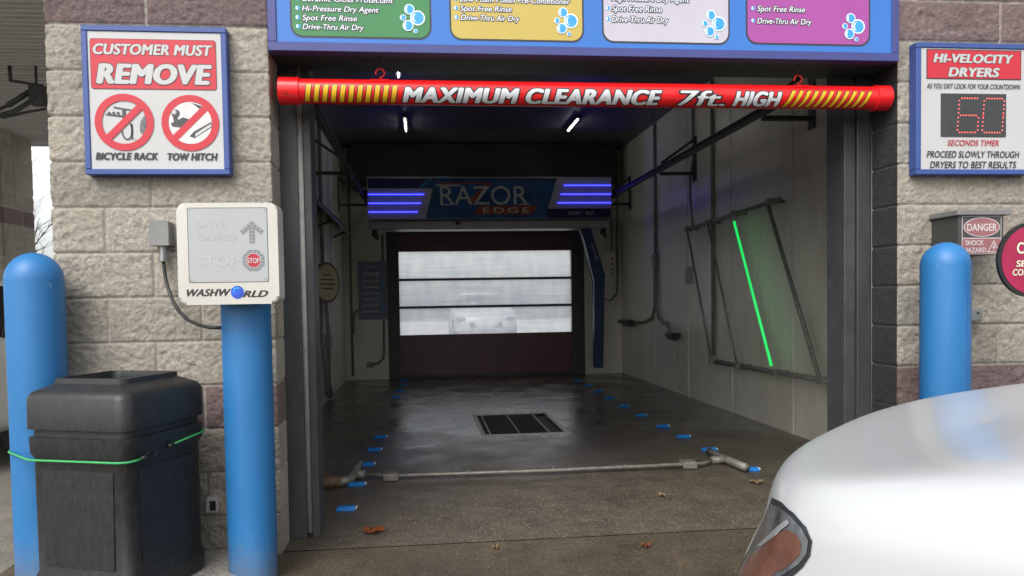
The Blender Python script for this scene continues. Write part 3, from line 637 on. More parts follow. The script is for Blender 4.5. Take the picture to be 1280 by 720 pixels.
def ban(cx, cz, r, kind):
    bm = B()
    ring(bm, cx, cz, r, r*0.755, Y-0.0014)
    a = R(45); w = r*0.12; q = r*0.80
    p = [(cx+q*math.cos(a)+s*w*math.sin(a)*t, cz+q*math.sin(a)-s*w*math.cos(a)*t) for s, t in ((1, 1), (-1, 1))]
    p2 = [(cx-q*math.cos(a)-w*math.sin(a), cz-q*math.sin(a)+w*math.cos(a)), (cx-q*math.cos(a)+w*math.sin(a), cz-q*math.sin(a)-w*math.cos(a))]
    poly(bm, [p[0], p[1], p2[0], p2[1]], Y-0.0018)
    obj('prohibition_ring', bm, M_SIGNRED, sg)
    d = B(); g = B()
    def T(pts): return [(cx+x*r, cz+z*r) for x, z in pts]
    if kind == 'bike':
        poly(d, T([(-0.35, 0.55), (0.30, 0.44), (0.30, 0.40), (-0.35, 0.50)]), Y-0.0008)
        poly(d, T([(-0.06, 0.50), (0.06, 0.48), (0.02, 0.05), (-0.06, 0.05)]), Y-0.001)
        poly(d, T([(-0.62, 0.30), (0.10, 0.22), (0.10, 0.17), (-0.62, 0.25)]), Y-0.0008)
        for x in (-0.5, -0.35, -0.2): poly(d, T(circle(x, 0.32, 0.05, 10)), Y-0.001)
        for i in range(24):
            t0, t1 = 2*math.pi*i/24, 2*math.pi*(i+1)/24
            poly(d, T([(0.08+0.20*math.cos(t0), -0.28+0.34*math.sin(t0)), (0.08+0.20*math.cos(t1), -0.28+0.34*math.sin(t1)), (0.08+0.15*math.cos(t1), -0.28+0.29*math.sin(t1)), (0.08+0.15*math.cos(t0), -0.28+0.29*math.sin(t0))]), Y-0.0008)
        poly(d, T([(0.22, -0.05), (0.27, -0.05), (0.27, -0.6), (0.48, -0.66), (0.46, -0.62), (0.22, -0.6)]), Y-0.0008)
        poly(g, T([(0.70, 0.28), (0.74, 0.05), (0.72, -0.25), (0.62, -0.45), (0.52, -0.32), (0.54, 0.0)]), Y-0.0009)
    else:
        poly(g, T(circle(0, 0, 0.75, 40)), Y-0.0006)
        g2 = B(); poly(g2, T(circle(0.0, 0.0, 0.749, 40)), Y-0.0008); obj('icon_ground', g2, mat('icon pale grey', (0.62, 0.61, 0.60), 0.4, 0, 0.1, 20), sg)
        poly(d, T(circle(-0.50, 0.33, 0.15, 16)), Y-0.001); poly(d, T([(-0.60, 0.20), (-0.42, 0.20), (-0.46, -0.02), (-0.56, -0.02)]), Y-0.001)
        poly(d, T([(-0.68, -0.02), (-0.25, 0.2), (0.0, 0.12), (-0.30, -0.18), (-0.62, -0.14)]), Y-0.0009)
        poly(d, T([(0.12, -0.30), (0.74, 0.05), (0.74, -0.15), (0.14, -0.55), (-0.05, -0.48)]), Y-0.0009)
        poly(d, T([(0.05, 0.72), (0.42, 0.60), (0.36, 0.48)]), Y-0.0009)
    obj('icon', d, mat('icon dark', (0.05, 0.05, 0.055), 0.4, 0, 0.3, 60), sg)
    if kind == 'bike': obj('icon_shade', g, mat('icon mid', (0.13, 0.13, 0.14), 0.4, 0, 0.6, 90), sg)
    else:
        h = B()
        poly(h, T(circle(-0.55, 0.38, 0.08, 14)), Y-0.0012); poly(h, T([(0.16, -0.38), (0.72, -0.02), (0.72, -0.12), (0.16, -0.50)]), Y-0.0012)
        obj('icon_shade', h, mat('icon light', (0.5, 0.5, 0.5), 0.4, 0, 0.3, 60), sg); g.free()
ban(-1.297, 1.993, 0.125, 'bike'); ban(-1.0155, 1.992, 0.124, 'hitch')
text('lettering', 'BICYCLE RACK', -1.423, -1.158, 1.828, 1.862, Y-0.001, M_SIGNBLK, sg, bold=0.055, shear=0.2)
text('lettering', 'TOW HITCH', -1.119, -0.902, 1.826, 1.861, Y-0.001, M_SIGNBLK, sg, bold=0.055, shear=0.2)

# ------------------------------------------------------------------ right sign: dryer countdown
sg2 = thing('countdown_sign', 'white dryer sign in blue frame with a red dot countdown display', 'sign', (2.74, 0, 1.767))
framed(sg2, 2.438, 3.054, 1.767, 2.414, 0.026)
bm = B(); poly(bm, [(2.493, 2.237), (2.999, 2.237), (2.999, 2.382), (2.493, 2.382)], Y+0.0004); obj('header_border', bm, M_SIGNBLK, sg2)
bm = B(); poly(bm, [(2.497, 2.241), (2.995, 2.241), (2.995, 2.378), (2.497, 2.378)], Y); hd = obj('header', bm, M_SIGNRED, sg2)
text('lettering', 'HI-VELOCITY', 2.527, 2.956, 2.316, 2.363, Y-0.0016, M_SIGNW, hd, bold=0.065, shear=0.2, outline=M_SIGNBLK)
text('lettering', 'DRYERS', 2.605, 2.882, 2.248, 2.297, Y-0.0016, M_SIGNW, hd, bold=0.065, shear=0.2, outline=M_SIGNBLK)
text('lettering', 'AS YOU EXIT LOOK FOR YOUR COUNTDOWN', 2.494, 2.994, 2.190, 2.216, Y-0.001, M_SIGNBLK, sg2, bold=0.018, shear=0.2)
text('lettering', 'SECONDS TIMER', 2.605, 2.880, 1.910, 1.940, Y-0.001, M_TIMER, sg2, bold=0.02, shear=0.2)
text('lettering', 'PROCEED SLOWLY THROUGH', 2.495, 2.993, 1.851, 1.885, Y-0.001, M_SIGNBLK, sg2, bold=0.02, shear=0.2)
text('lettering', 'DRYERS TO BEST RESULTS', 2.512, 2.976, 1.799, 1.834, Y-0.001, M_SIGNBLK, sg2, bold=0.02, shear=0.2)
bm = B(); box(bm, 2.57, 2.918, -0.0575, -0.05, 1.954, 2.166); dp = obj('display', bm, M_LEDBLK, sg2)
bm = B()
def dots(x0, pat):
    w, h = 0.108, 0.168; zb = 1.975
    pts = []
    def seg(p, q, n):
        for i in range(n+1):
            t = i/n; pts.append((p[0]+(q[0]-p[0])*t, p[1]+(q[1]-p[1])*t))
    S = {'t': ((0.12, 1), (0.88, 1), 6), 'm': ((0.12, 0.5), (0.88, 0.5), 6), 'b': ((0.12, 0), (0.88, 0), 6), 'tl': ((0, 0.93), (0, 0.57), 3), 'bl': ((0, 0.43), (0, 0.07), 3), 'tr': ((1, 0.93), (1, 0.57), 3), 'br': ((1, 0.43), (1, 0.07), 3), 'ml': ((0, 0.5), (0, 0.5), 1), 'mr': ((1, 0.5), (1, 0.5), 1)}
    for s in pat:
        seg(*S[s])
    for u, v in pts:
        poly(bm, circle(x0+u*w+v*0.012, zb+v*h, 0.0044, 10), -0.0585)
dots(2.655, ('t', 'm', 'b', 'tl', 'bl', 'br')); dots(2.788, ('t', 'b', 'tl', 'bl', 'tr', 'br', 'ml', 'mr'))
obj('led_dots', bm, M_LEDRED, dp)

# ------------------------------------------------------------------ bollards
def bollard(x, y, r, h, label, seam=False):
    t = thing('bollard', label, 'bollard', (x, y, 0), 'blue bollards guarding the entrance')
    prof = [(r, 0.0), (r, h-r*1.05)] + [(r*math.cos(R(a)), h-r*1.05+r*1.05*math.sin(R(a))) for a in range(6, 90, 7)] + [(0.004, h)]
    bm = B(); lathe(bm, prof, x, y, 48); autosmooth(obj('sleeve', bm, M_BLUEPOST, t), 50)
    if not seam: return t
    bm = B(); a = R(-72); d = Vector((math.cos(a), math.sin(a), 0))
    tube(bm, [(x+d.x*(r-0.0006), y+d.y*(r-0.0006), 0.02), (x+d.x*(r-0.0006), y+d.y*(r-0.0006), h-r*1.1)], 0.0016, 6); obj('seam', bm, mat('bollard seam', lin((20, 84, 150)), 0.5, 0, 0.1, 5), t)
    return t
bollard(-1.65, -0.15, 0.112, 1.415, 'blue round topped bollard behind the black bin')
bollard(-0.745, -0.28, 0.101, 1.30, 'blue bollard holding up the cream signal box')
bollard(2.41, -0.30, 0.104, 1.413, 'blue round topped bollard below the countdown sign', True)

# ------------------------------------------------------------------ signal box on the bollard
sb = thing('signal_box', 'cream stop and go signal box mounted on the middle bollard', 'signal box', (-0.755, -0.44, 1.18))
bm = B(); poly(bm, rrect(-0.947, -0.564, 1.181, 1.578, 0.03, 8), -0.50, -0.385)
bmesh.ops.bevel(bm, geom=[e for e in bm.edges if abs(e.verts[0].co.y+0.5) < 1e-5 and abs(e.verts[1].co.y+0.5) < 1e-5], offset=0.014, segments=4, profile=0.6, affect='EDGES')
autosmooth(obj('housing', bm, M_WHITEP, sb), 40)
bm = B(); box(bm, -0.80, -0.70, -0.39, -0.34, 1.25, 1.5); obj('mount_bracket', bm, M_STEEL, sb)
bm = B(); poly(bm, rrect(-0.906, -0.602, 1.2665, 1.559, 0.006), -0.5004); obj('face_rim', bm, M_OUTL, sb)
bm = B(); poly(bm, rrect(-0.9035, -0.6045, 1.269, 1.5565, 0.005), -0.5010); fp = obj('face_panel', bm, M_GREYFACE, sb)
for x in (-0.896, -0.612):
    for z in (1.277, 1.548):
        bm = B(); poly(bm, circle(x, z, 0.004, 12), -0.5022); obj('screw', bm, M_STEEL, fp)
cx, cz = -0.662, 1.463
bm = B(); poly(bm, [(cx, cz+0.044), (cx+0.046, cz+0.004), (cx+0.034, cz-0.010), (cx+0.0105, cz+0.012), (cx+0.0105, cz-0.044), (cx-0.0105, cz-0.044), (cx-0.0105, cz+0.012), (cx-0.034, cz-0.010), (cx-0.046, cz+0.004)], -0.5018); obj('arrow', bm, M_GREYDK, fp)
bm = B()
for u in (-0.034, -0.020, -0.007): poly(bm, circle(cx, cz+u, 0.0028, 8), -0.5024)
for s in (-1, 1):
    for k in range(3): poly(bm, circle(cx+s*(0.008+0.012*k), cz+0.030-0.0105*k, 0.0028, 8), -0.5024)
poly(bm, circle(cx, cz+0.008, 0.0028, 8), -0.5024); poly(bm, circle(cx, cz+0.022, 0.0028, 8), -0.5024)
def octo(cx, cz, r): return [(cx+r*math.cos(R(22.5+45*i)), cz+r*math.sin(R(22.5+45*i))) for i in range(8)]
sx_, sz_ = -0.659, 1.352
for i in range(16):
    a = 2*math.pi*i/16; poly(bm, circle(sx_+0.036*math.cos(a), sz_+0.036*math.sin(a), 0.0024, 8), -0.5024)
obj('led_dots', bm, M_GREYLT, fp)
bm = B(); poly(bm, octo(sx_, sz_, 0.045), -0.5018); obj('stop_ring', bm, M_GREYDK, fp)
bm = B(); poly(bm, octo(sx_, sz_, 0.0305), -0.5023); obj('stop_border', bm, M_SIGNW, fp)
bm = B(); poly(bm, octo(sx_, sz_, 0.028), -0.5027); st_ = obj('stop_emblem', bm, mat('stop red', lin((172, 38, 52)), 0.4, 0, 0.05, 5), fp)
text('lettering', 'STOP', sx_-0.024, sx_+0.024, sz_-0.0105, sz_+0.0105, -0.5033, M_SIGNW, st_, bold=0.035)
text('lettering', 'STOP', -0.874, -0.714, 1.332, 1.372, -0.5016, M_GREYLT, fp, bold=0.01)
text('lettering', 'DRIVE', -0.87, -0.765, 1.482, 1.512, -0.5016, M_GREYLT, fp, bold=0.005)
text('lettering', 'FORWARD', -0.872, -0.722, 1.432, 1.464, -0.5016, M_GREYLT, fp, bold=0.005)
text('lettering', 'WASHW', -0.916, -0.748, 1.214, 1.244, -0.5008, M_SIGNBLK, sb, bold=0.045, shear=0.35)
text('lettering', 'RLD', -0.704, -0.606, 1.208, 1.236, -0.5008, M_SIGNBLK, sb, bold=0.045, shear=0.35)
bm = B(); poly(bm, circle(-0.724, 1.228, 0.0255, 32), -0.5012); obj('globe', bm, mat('globe blue', lin((40, 84, 190)), 0.3, 0, 0.6, 40), sb)
bm = B(); poly(bm, [(-0.724+0.018*math.cos(R(a)), 1.228+0.02*math.sin(R(a))) for a in range(60, 171, 12)] + [(-0.726+0.011*math.cos(R(a)), 1.227+0.014*math.sin(R(a))) for a in range(170, 59, -12)], -0.5018); obj('globe_shine', bm, M_BUB, sb)
# junction box and cable
jb = thing('junction_box', 'small grey electrical junction box on the blocks beside the signal box', 'junction box', (-1.16, 0, 1.44))
bm = B(); box(bm, -1.198, -1.118, -0.075, -0.002, 1.448, 1.556, 0.005); obj('case', bm, M_ENCL, jb)
bm = B(); box(bm, -1.200, -1.116, -0.080, -0.0752, 1.446, 1.558, 0.002, 1); obj('cover', bm, M_ENCL, jb)
bm = B(); tube(bm, [(-1.155, -0.042, 1.448), (-1.155, -0.042, 1.385)], 0.016, 16); tube(bm, [(-1.155, -0.042, 1.40), (-1.155, -0.042, 1.378)], 0.021, 16); autosmooth(obj('cable_gland', bm, M_STEEL, jb))
bm = B()
pts = [(-1.155, -0.042, 1.385), (-1.153, -0.042, 1.35), (-1.148, -0.045, 1.31), (-1.135, -0.055, 1.26), (-1.108, -0.08, 1.20), (-1.07, -0.12, 1.155), (-1.02, -0.17, 1.118), (-0.96, -0.22, 1.096), (-0.90, -0.27, 1.085), (-0.845, -0.29, 1.083)]
tube(bm, pts, 0.0075, 10); obj('cable', bm, M_BLACK, jb, True)
ot = thing('outlet_box', 'small white outlet box low on the block pier between bin and bollard', 'outlet', (-0.985, 0, 0.26))
bm = B(); box(bm, -1.005, -0.955, -0.045, -0.003, 0.232, 0.30, 0.004); obj('case', bm, M_SIGNW, ot)
bm = B(); box(bm, -0.985, -0.958, -0.052, -0.0455, 0.243, 0.288, 0.003); obj('cover', bm, M_BLACK, ot)

# ------------------------------------------------------------------ black bin with lid
TH = R(70.0)
bin_ = thing('trash_bin', 'black square plastic rubbish bin with open topped lid by the pier', 'bin', (-1.232, -0.375, 0.055))
FR = Vector((-1.092, -0.675)); ux = Vector((math.cos(TH), math.sin(TH))); uy = Vector((-math.sin(TH), math.cos(TH))); SIDE = 0.468
ctr = FR + (ux+uy)*SIDE/2
def sq(bm, half, z, rad, n=5, hy=None):
    """rounded square ring of verts at height z"""
    out = []
    for cx, cy_, a in ((1, 1, 0), (-1, 1, 90), (-1, -1, 180), (1, -1, 270)):
        for i in range(n+1):
            t = R(a+90*i/n); lx = cx*(half-rad)+rad*math.cos(t); ly = cy_*(half-rad)+rad*math.sin(t)
            p = ctr + ux*lx + uy*ly; out.append(bm.verts.new((p.x, p.y, z)))
    return out
def stack(bm, rows, closed_top=True):
    rs = [sq(bm, *r) for r in rows]
    for a, b_ in zip(rs, rs[1:]):
        for j in range(len(a)): bm.faces.new((a[j], a[(j+1) % len(a)], b_[(j+1) % len(a)], b_[j]))
    bm.faces.new(rs[0][::-1])
    if closed_top: bm.faces.new(rs[-1])
h = SIDE/2
bm = B(); stack(bm, [(h-0.014, 0.055, 0.04), (h-0.006, 0.07, 0.045), (h-0.004, 0.14, 0.045), (h-0.013, 0.165, 0.045), (h-0.012, 0.60, 0.045), (h-0.002, 0.625, 0.045), (h, 0.685, 0.045), (h-0.012, 0.69, 0.045), (h-0.014, 0.735, 0.045)])
autosmooth(obj('body', bm, M_BLACK, bin_), 45)
bm = B(); stack(bm, [(h-0.005, 0.715, 0.05), (h+0.004, 0.718, 0.05), (h+0.003, 0.835, 0.05), (h-0.008, 0.857, 0.05), (h-0.025, 0.866, 0.05), (h-0.066, 0.886, 0.04), (h-0.069, 0.905, 0.035), (h-0.085, 0.907, 0.03), (h-0.089, 0.89, 0.03), (h-0.094, 0.74, 0.03)])
autosmooth(obj('lid', bm, M_BLACK, bin_), 40)
# raised side panels
Lw = lambda lx, ly, z: Vector((*(ctr+ux*lx+uy*ly), z))
for face in range(4):
    fx = [lambda a, e, z: Lw(a, -e, z), lambda a, e, z: Lw(-e, -a, z), lambda a, e, z: Lw(-a, e, z), lambda a, e, z: Lw(e, a, z)][face]
    eb, et = h-0.013, h-0.0125
    q = []
    for dd in (-0.004, 0.0045):
        q.append([bm_ for bm_ in (fx(-(h-0.075), eb+dd, 0.19), fx(h-0.075, eb+dd, 0.19), fx(h-0.068, et+dd, 0.565), fx(-(h-0.068), et+dd, 0.565))])
    bm = B(); a = [bm.verts.new(p) for p in q[0]]; b_ = [bm.verts.new(p) for p in q[1]]
    bm.faces.new(a); bm.faces.new(b_)
    for i in range(4): bm.faces.new((a[i], a[(i+1) % 4], b_[(i+1) % 4], b_[i]))
    bmesh.ops.recalc_face_normals(bm, faces=bm.faces); bmesh.ops.bevel(bm, geom=bm.edges[:], offset=0.003, segments=2, affect='EDGES')
    obj('side_panel', bm, M_BLACK, bin_)
# bungee
bg_ = thing('bungee_cord', 'green bungee cord strapped around the bin and the bollard behind it', 'bungee cord', (-1.2, -0.4, 0.6))
hh = h+0.005
def c3(lx, ly, z): return Vector((*(ctr+ux*lx+uy*ly), z))
bx, by_ = -1.65, -0.15
p0 = Vector((bx-0.085, by_-0.085, 0.578))
A1, A2, A3 = c3(-hh, -hh+0.045, 0.604), c3(-hh+0.014, -hh+0.014, 0.604), c3(-hh+0.045, -hh, 0.605)
E1, E2, E3 = c3(hh-0.045, -hh, 0.644), c3(hh-0.014, -hh+0.014, 0.647), c3(hh, -hh+0.045, 0.648)
g1 = c3(-hh+0.075, -hh, 0.607); g2 = c3(-hh+0.25, -hh, 0.628)
bm = B(); tube(bm, [Vector((bx-0.03, by_+0.115, 0.60)), Vector((bx-0.118, by_+0.02, 0.59)), p0, c3(-hh+0.012, hh-0.012, 0.600), c3(-hh, hh-0.05, 0.601), A1, A2, A3, g1], 0.0045, 8); obj('cord', bm, M_CORD, bg_, True)
bm = B(); tube(bm, [g2, E1, E2, E3, c3(hh, hh-0.05, 0.66), Vector((bx+0.10, by_+0.05, 0.63))], 0.0045, 8); obj('cord', bm, M_CORD, bg_, True)
bm = B(); d = (g2-g1)
tube(bm, [g1, g1+d*0.16], 0.009, 8); tube(bm, [g1+d*0.16]+[g1+d*(0.3+0.16*math.cos(R(a)))+Vector((0, 0, 0.014*math.sin(R(a)))) for a in range(180, -61, -24)], 0.0026, 6)
obj('hook', bm, M_WIRE, bg_, True)
bm = B(); tube(bm, [g2, g2-d*0.16], 0.009, 8); tube(bm, [g2-d*0.16]+[g2-d*(0.36+0.2*math.cos(R(a)))-Vector((0, 0, 0.018*math.sin(R(a)))) for a in range(180, -91, -24)], 0.0026, 6)
obj('hook', bm, M_WIRE, bg_, True)

# ------------------------------------------------------------------ danger enclosure, bracket, round sign
de = thing('electrical_enclosure', 'grey electrical box with a faded danger shock hazard label on the block wall', 'electrical box', (2.68, 0, 1.365))
bm = B(); box(bm, 2.56, 2.795, -0.19, -0.004, 1.362, 1.548, 0.003); obj('case', bm, M_ENCLDK, de)
bm = B(); box(bm, 2.545, 2.825, -0.205, -0.004, 1.5485, 1.575, 0.004); obj('lid', bm, M_ENCL, de)
YD = -0.1902
bm = B(); poly(bm, [(2.578, 1.363), (2.782, 1.363), (2.782, 1.546), (2.578, 1.546)], YD-0.0006); obj('label_border', bm, M_DANGERWHT, de)
bm = B(); poly(bm, [(2.581, 1.442), (2.779, 1.442), (2.779, 1.543), (2.581, 1.543)], YD-0.0012); obj('label_field', bm, M_ENCLDK, de)
bm = B(); poly(bm, circle(2.680, 1.4925, 0.094, 40, 0.046), YD-0.0018); obj('label_oval_rim', bm, M_DANGERWHT, de)
bm = B(); poly(bm, circle(2.680, 1.4925, 0.090, 40, 0.0425), YD-0.0024); obj('label_oval', bm, M_DANGERRED, de)
text('lettering', 'DANGER', 2.603, 2.757, 1.474, 1.511, YD-0.0032, M_DANGERWHT, de, bold=0.02)
bm = B(); poly(bm, [(2.581, 1.3655), (2.779, 1.3655), (2.779, 1.438), (2.581, 1.438)], YD-0.0012); obj('label_lower', bm, M_DANGERRED, de)
text('lettering', 'SHOCK', 2.595, 2.690, 1.406, 1.431, YD-0.0022, M_DANGERWHT, de, bold=0.025)
text('lettering', 'HAZARD', 2.588, 2.703, 1.371, 1.396, YD-0.0022, M_DANGERWHT, de, bold=0.025)
tx, tz = 2.742, 1.371
bm = B()
for i in range(3):
    tri = [(tx-0.033, tz), (tx+0.033, tz), (tx, tz+0.057)]; a, b_ = Vector(tri[i]), Vector(tri[(i+1) % 3]); n_ = (b_-a).normalized(); n_ = Vector((-n_.y, n_.x))*0.004
    poly(bm, [tuple(a), tuple(b_), tuple(b_+n_), tuple(a+n_)], YD-0.0022-0.0002*i)
poly(bm, [(tx+0.006, tz+0.042), (tx-0.008, tz+0.022), (tx, tz+0.022), (tx-0.006, tz+0.006), (tx+0.010, tz+0.026), (tx+0.002, tz+0.026)], YD-0.0030)
obj('warning_triangle', bm, M_DANGERWHT, de)
bk = thing('wall_bracket', 'small galvanised angle bracket on the block wall behind the bollard', 'bracket', (2.74, 0, 1.06))
bm = B(); box(bm, 2.66, 2.80, -0.055, -0.012, 1.035, 1.095, 0.003); obj('plate', bm, M_STEEL, bk)
bm = B(); tube(bm, [(2.775, -0.062, 1.075), (2.775, -0.0552, 1.075)], 0.006, 8); obj('bolt', bm, M_DKSTEEL, bk)
rs = thing('round_sign', 'round magenta sign with dark rim and cream letters on a red pole', 'sign', (2.67, -0.5, 0))
bm = B(); poly(bm, circle(2.665, 1.318, 0.165, 56), -0.505, -0.49); obj('rim', bm, M_BLACK, rs)
bm = B(); poly(bm, circle(2.665, 1.318, 0.150, 56), -0.5065); obj('disc', bm, M_MAGSIGN, rs)
text('lettering', 'C', 2.585, 2.622, 1.345, 1.398, -0.508, M_CREAMTXT, rs, bold=0.04, outline=M_SIGNBLK)
text('lettering', 'SE', 2.582, 2.630, 1.288, 1.318, -0.508, M_CREAMTXT, rs, bold=0.04, outline=M_SIGNBLK, shear=0.1)
text('lettering', 'CON', 2.566, 2.644, 1.250, 1.280, -0.508, M_CREAMTXT, rs, bold=0.04, outline=M_SIGNBLK, shear=0.1)
bm = B(); tube(bm, [(2.712, -0.47, 0), (2.712, -0.47, 1.40)], 0.022, 20); obj('pole', bm, M_SIGNRED, rs, True)
bm = B(); lathe(bm, [(0.12, 0), (0.12, 0.015), (0.03, 0.03)], 2.712, -0.47, 32); obj('base', bm, M_DKSTEEL, rs)

# ------------------------------------------------------------------ inside the bay
# ceiling led battens
light_lbl = {0: 'white led batten on the ceiling above the oval sign side, nearer the entrance', 1: 'white led batten on the ceiling above the oval sign side, nearer the arch', 2: 'white led batten on the ceiling above the green tube side, nearer the entrance', 3: 'white led batten on the ceiling above the green tube side, nearer the arch'}
def ceiling_light(x, y0, y1, label):
    t = thing('ceiling_light', label, 'ceiling light', (x, (y0+y1)/2, 3.5), 'led battens on the bay ceiling')
    ym = (y0+y1)/2
    bm = B(); box(bm, x-0.03, x+0.03, y0-0.05, y1+0.05, 3.462, 3.499, 0.004); obj('fitting', bm, M_DKSTEEL, t)
    for a, b_ in ((y0, ym-0.035), (ym+0.035, y1)):
        bm = B(); box(bm, x-0.0055, x+0.0055, a, b_, 3.446, 3.4615, 0.004); obj('diffuser', bm, M_FLOURW, t)
for i, a in enumerate(((-0.20, 3.45, 4.05), (-0.18, 5.75, 6.40), (1.94, 3.30, 3.82), (2.0, 5.70, 6.32))): ceiling_light(*a, light_lbl[i])

# rails on both walls that carry the arch
for x, wall, lab in ((2.715, 3.11, 'long dark rail on brackets along the wall with the green tube'), (-0.785, -1.18, 'long dark rail on brackets along the wall with the oval sign')):
    t = thing('gantry_rail', lab, 'rail', (x, 4, 2.6)); s = 1 if wall > x else -1
    bm = B(); box(bm, x-0.025, x+0.025, 1.9, 7.6, 2.615, 2.625); box(bm, x-0.005, x+0.005, 1.9, 7.6, 2.625, 2.665); box(bm, x-0.025, x+0.025, 1.9, 7.6, 2.665, 2.675); obj('beam', bm, M_DKSTEEL, t)
    for y in (2.1, 4.6, 7.2):
        bm = B(); xa, xb = sorted((wall-s*0.012, wall-s*0.002)); box(bm, xa, xb, y-0.05, y+0.05, 2.50, 3.0)
        xa, xb = sorted((x-s*0.02, wall-s*0.0125)); box(bm, xa, xb, y-0.025, y+0.025, 2.565, 2.5985)
        tube(bm, [(wall-s*0.02, y, 2.96), (x, y, 2.70)], 0.014, 8); obj('bracket', bm, M_DKSTEEL, t)
# spray trough along the oval sign wall
t = thing('cable_trough', 'pale cable trough under the rail on the wall with the oval sign', 'cable trough', (-1.05, 5, 2.1))
bm = B()
prof = [(-1.178, 2.36), (-0.99, 2.13), (-0.985, 2.14), (-1.165, 2.365)]
for a, b_ in zip(prof, prof[1:]+prof[:1]): bm.faces.new([bm.verts.new(p) for p in ((a[0], 3.2, a[1]), (a[0], 7.2, a[1]), (b_[0], 7.2, b_[1]), (b_[0], 3.2, b_[1]))])
bmesh.ops.recalc_face_normals(bm, faces=bm.faces); obj('cover', bm, M_ENCL, t)
bm = B(); tube(bm, [(-0.985, 3.2, 2.132), (-0.985, 7.2, 2.132)], 0.006, 8); obj('edge_trim', bm, M_STRIP, t)
for y in (3.6, 5.0, 6.4):
    bm = B(); tube(bm, [(-1.175, y, 2.05), (-1.02, y, 2.12)], 0.014, 8); obj('bracket', bm, M_DKSTEEL, t)

# the wash arch
YA = 6.5
arch = thing('wash_arch', 'overhead wash arch with razor lettering and blue light strips', 'wash arch', (0.95, YA, 2.1))
bm = B(); box(bm, -0.72, 2.635, YA, YA+0.42, 2.29, 2.852, 0.012); box(bm, -0.70, 2.615, YA+0.03, YA+0.38, 2.16, 2.289, 0.03, 3); obj('housing', bm, M_ARCHGREY, arch)
bm = B(); box(bm, -0.725, 2.64, YA-0.03, YA-0.006, 2.843, 2.862, 0.003); obj('edge_trim', bm, M_STEEL, arch)
y = YA-0.002
bm = B(); poly(bm, [(-0.71, 2.30), (2.625, 2.30), (2.625, 2.84), (-0.71, 2.84)], y); obj('banner', bm, M_ARCHBLUE, arch)
bm = B(); poly(bm, [(-0.71, 2.71), (0.02, 2.71), (0.05, 2.84), (-0.71, 2.84)], y-0.002); obj('navy_band', bm, M_ARCHNAVY, arch)
bm = B(); poly(bm, [(1.71, 2.30), (2.625, 2.30), (2.625, 2.425), (1.74, 2.425)], y-0.002); obj('navy_band', bm, M_ARCHNAVY, arch)
bm = B(); poly(bm, [(-0.715, 2.295), (0.055, 2.295), (0.162, 2.695), (0.13, 2.705), (-0.715, 2.705)], y-0.03, y-0.0025); obj('light_cover', bm, M_ARCHGREY, arch)
bm = B(); poly(bm, [(1.735, 2.43), (2.63, 2.43), (2.63, 2.85), (1.87, 2.85)], y-0.03, y-0.0025); obj('light_cover', bm, M_ARCHGREY, arch)
for x0, x1, z in ((-0.705, 0.042, 2.625), (-0.705, -0.003, 2.507), (-0.705, -0.047, 2.390), (1.960, 2.622, 2.745), (1.912, 2.622, 2.623), (1.866, 2.622, 2.505)):
    bm = B(); box(bm, x0, x1, y-0.045, y-0.0305, z-0.0045, z+0.0045, 0.002); obj('led_strip', bm, M_LEDBLUE, arch)
bm = B(); poly(bm, [(0.70, 2.352), (1.52, 2.352), (1.60, 2.475), (0.80, 2.475)], y-0.004); poly(bm, [(0.235, 2.772), (0.95, 2.772), (0.95, 2.790), (0.21, 2.790)], y-0.004); poly(bm, [(0.70, 2.50), (0.98, 2.775), (0.90, 2.775), (0.60, 2.50)], y-0.003); obj('logo_red', bm, M_ARCHRED, arch)
M_LOGO = mat('logo silver', (0.50, 0.54, 0.52), 0.4, 0.2, 0.15, 6)
text('lettering', 'RAZOR', 0.26, 1.46, 2.49, 2.755, y-0.006, M_LOGO, arch, bold=0.0)
bm = B()
for x, z0, z1 in ((0.245, 2.738, 2.76), ): poly(bm, [(x, z0), (x+0.3, z0), (x+0.3, z1), (x-0.06, z1)], y-0.0064)
obj('logo_serif', bm, M_LOGO, arch); bm = B(); poly(bm, [(0.27, 2.484), (0.42, 2.484), (0.42, 2.498), (0.27, 2.498)], y-0.0064); obj('logo_serif', bm, M_LOGO, arch); bm = B(); poly(bm, [(1.34, 2.484), (1.50, 2.484), (1.47, 2.498), (1.34, 2.498)], y-0.0064)
obj('logo_serif', bm, M_LOGO, arch)
text('lettering', 'EDGE', 0.84, 1.48, 2.375, 2.455, y-0.006, M_LOGO, arch, bold=0.02, space=1.3)
text('lettering', 'WASHW', 2.02, 2.20, 2.345, 2.395, y-0.006, M_LOGO, arch, bold=0.02, shear=0.3)
text('lettering', 'RLD', 2.265, 2.38, 2.345, 2.395, y-0.006, M_LOGO, arch, bold=0.02, shear=0.3)
bm = B(); poly(bm, circle(2.232, 2.37, 0.03, 20), y-0.006); obj('globe', bm, M_DARKBLUE, arch)
bm = B()
for i in range(24):
    a0, a1 = R(200-i*5), R(200-(i+1)*5)
    poly(bm, [(0.33+0.42*math.cos(a0), 2.52+0.36*math.sin(a0)), (0.33+0.42*math.cos(a1), 2.52+0.36*math.sin(a1)), (0.33+0.40*math.cos(a1), 2.52+0.34*math.sin(a1)), (0.33+0.40*math.cos(a0), 2.52+0.34*math.sin(a0))], y-0.0024)
obj('globe_line', bm, M_BUB, arch)
bm = B(); box(bm, 0.46, 0.53, y-0.012, y+0.02, 2.22, 2.262, 0.008); obj('sensor', bm, M_BLACK, arch)
for xs in (-0.62, 2.55):
    bm = B(); tube(bm, [(xs, YA+0.1, 2.20), (xs-0.02, YA+0.1, 2.10), (xs+0.03, YA+0.1, 2.03)], [0.03, 0.045, 0.02], 10); obj('nozzle', bm, M_BLACK, arch)
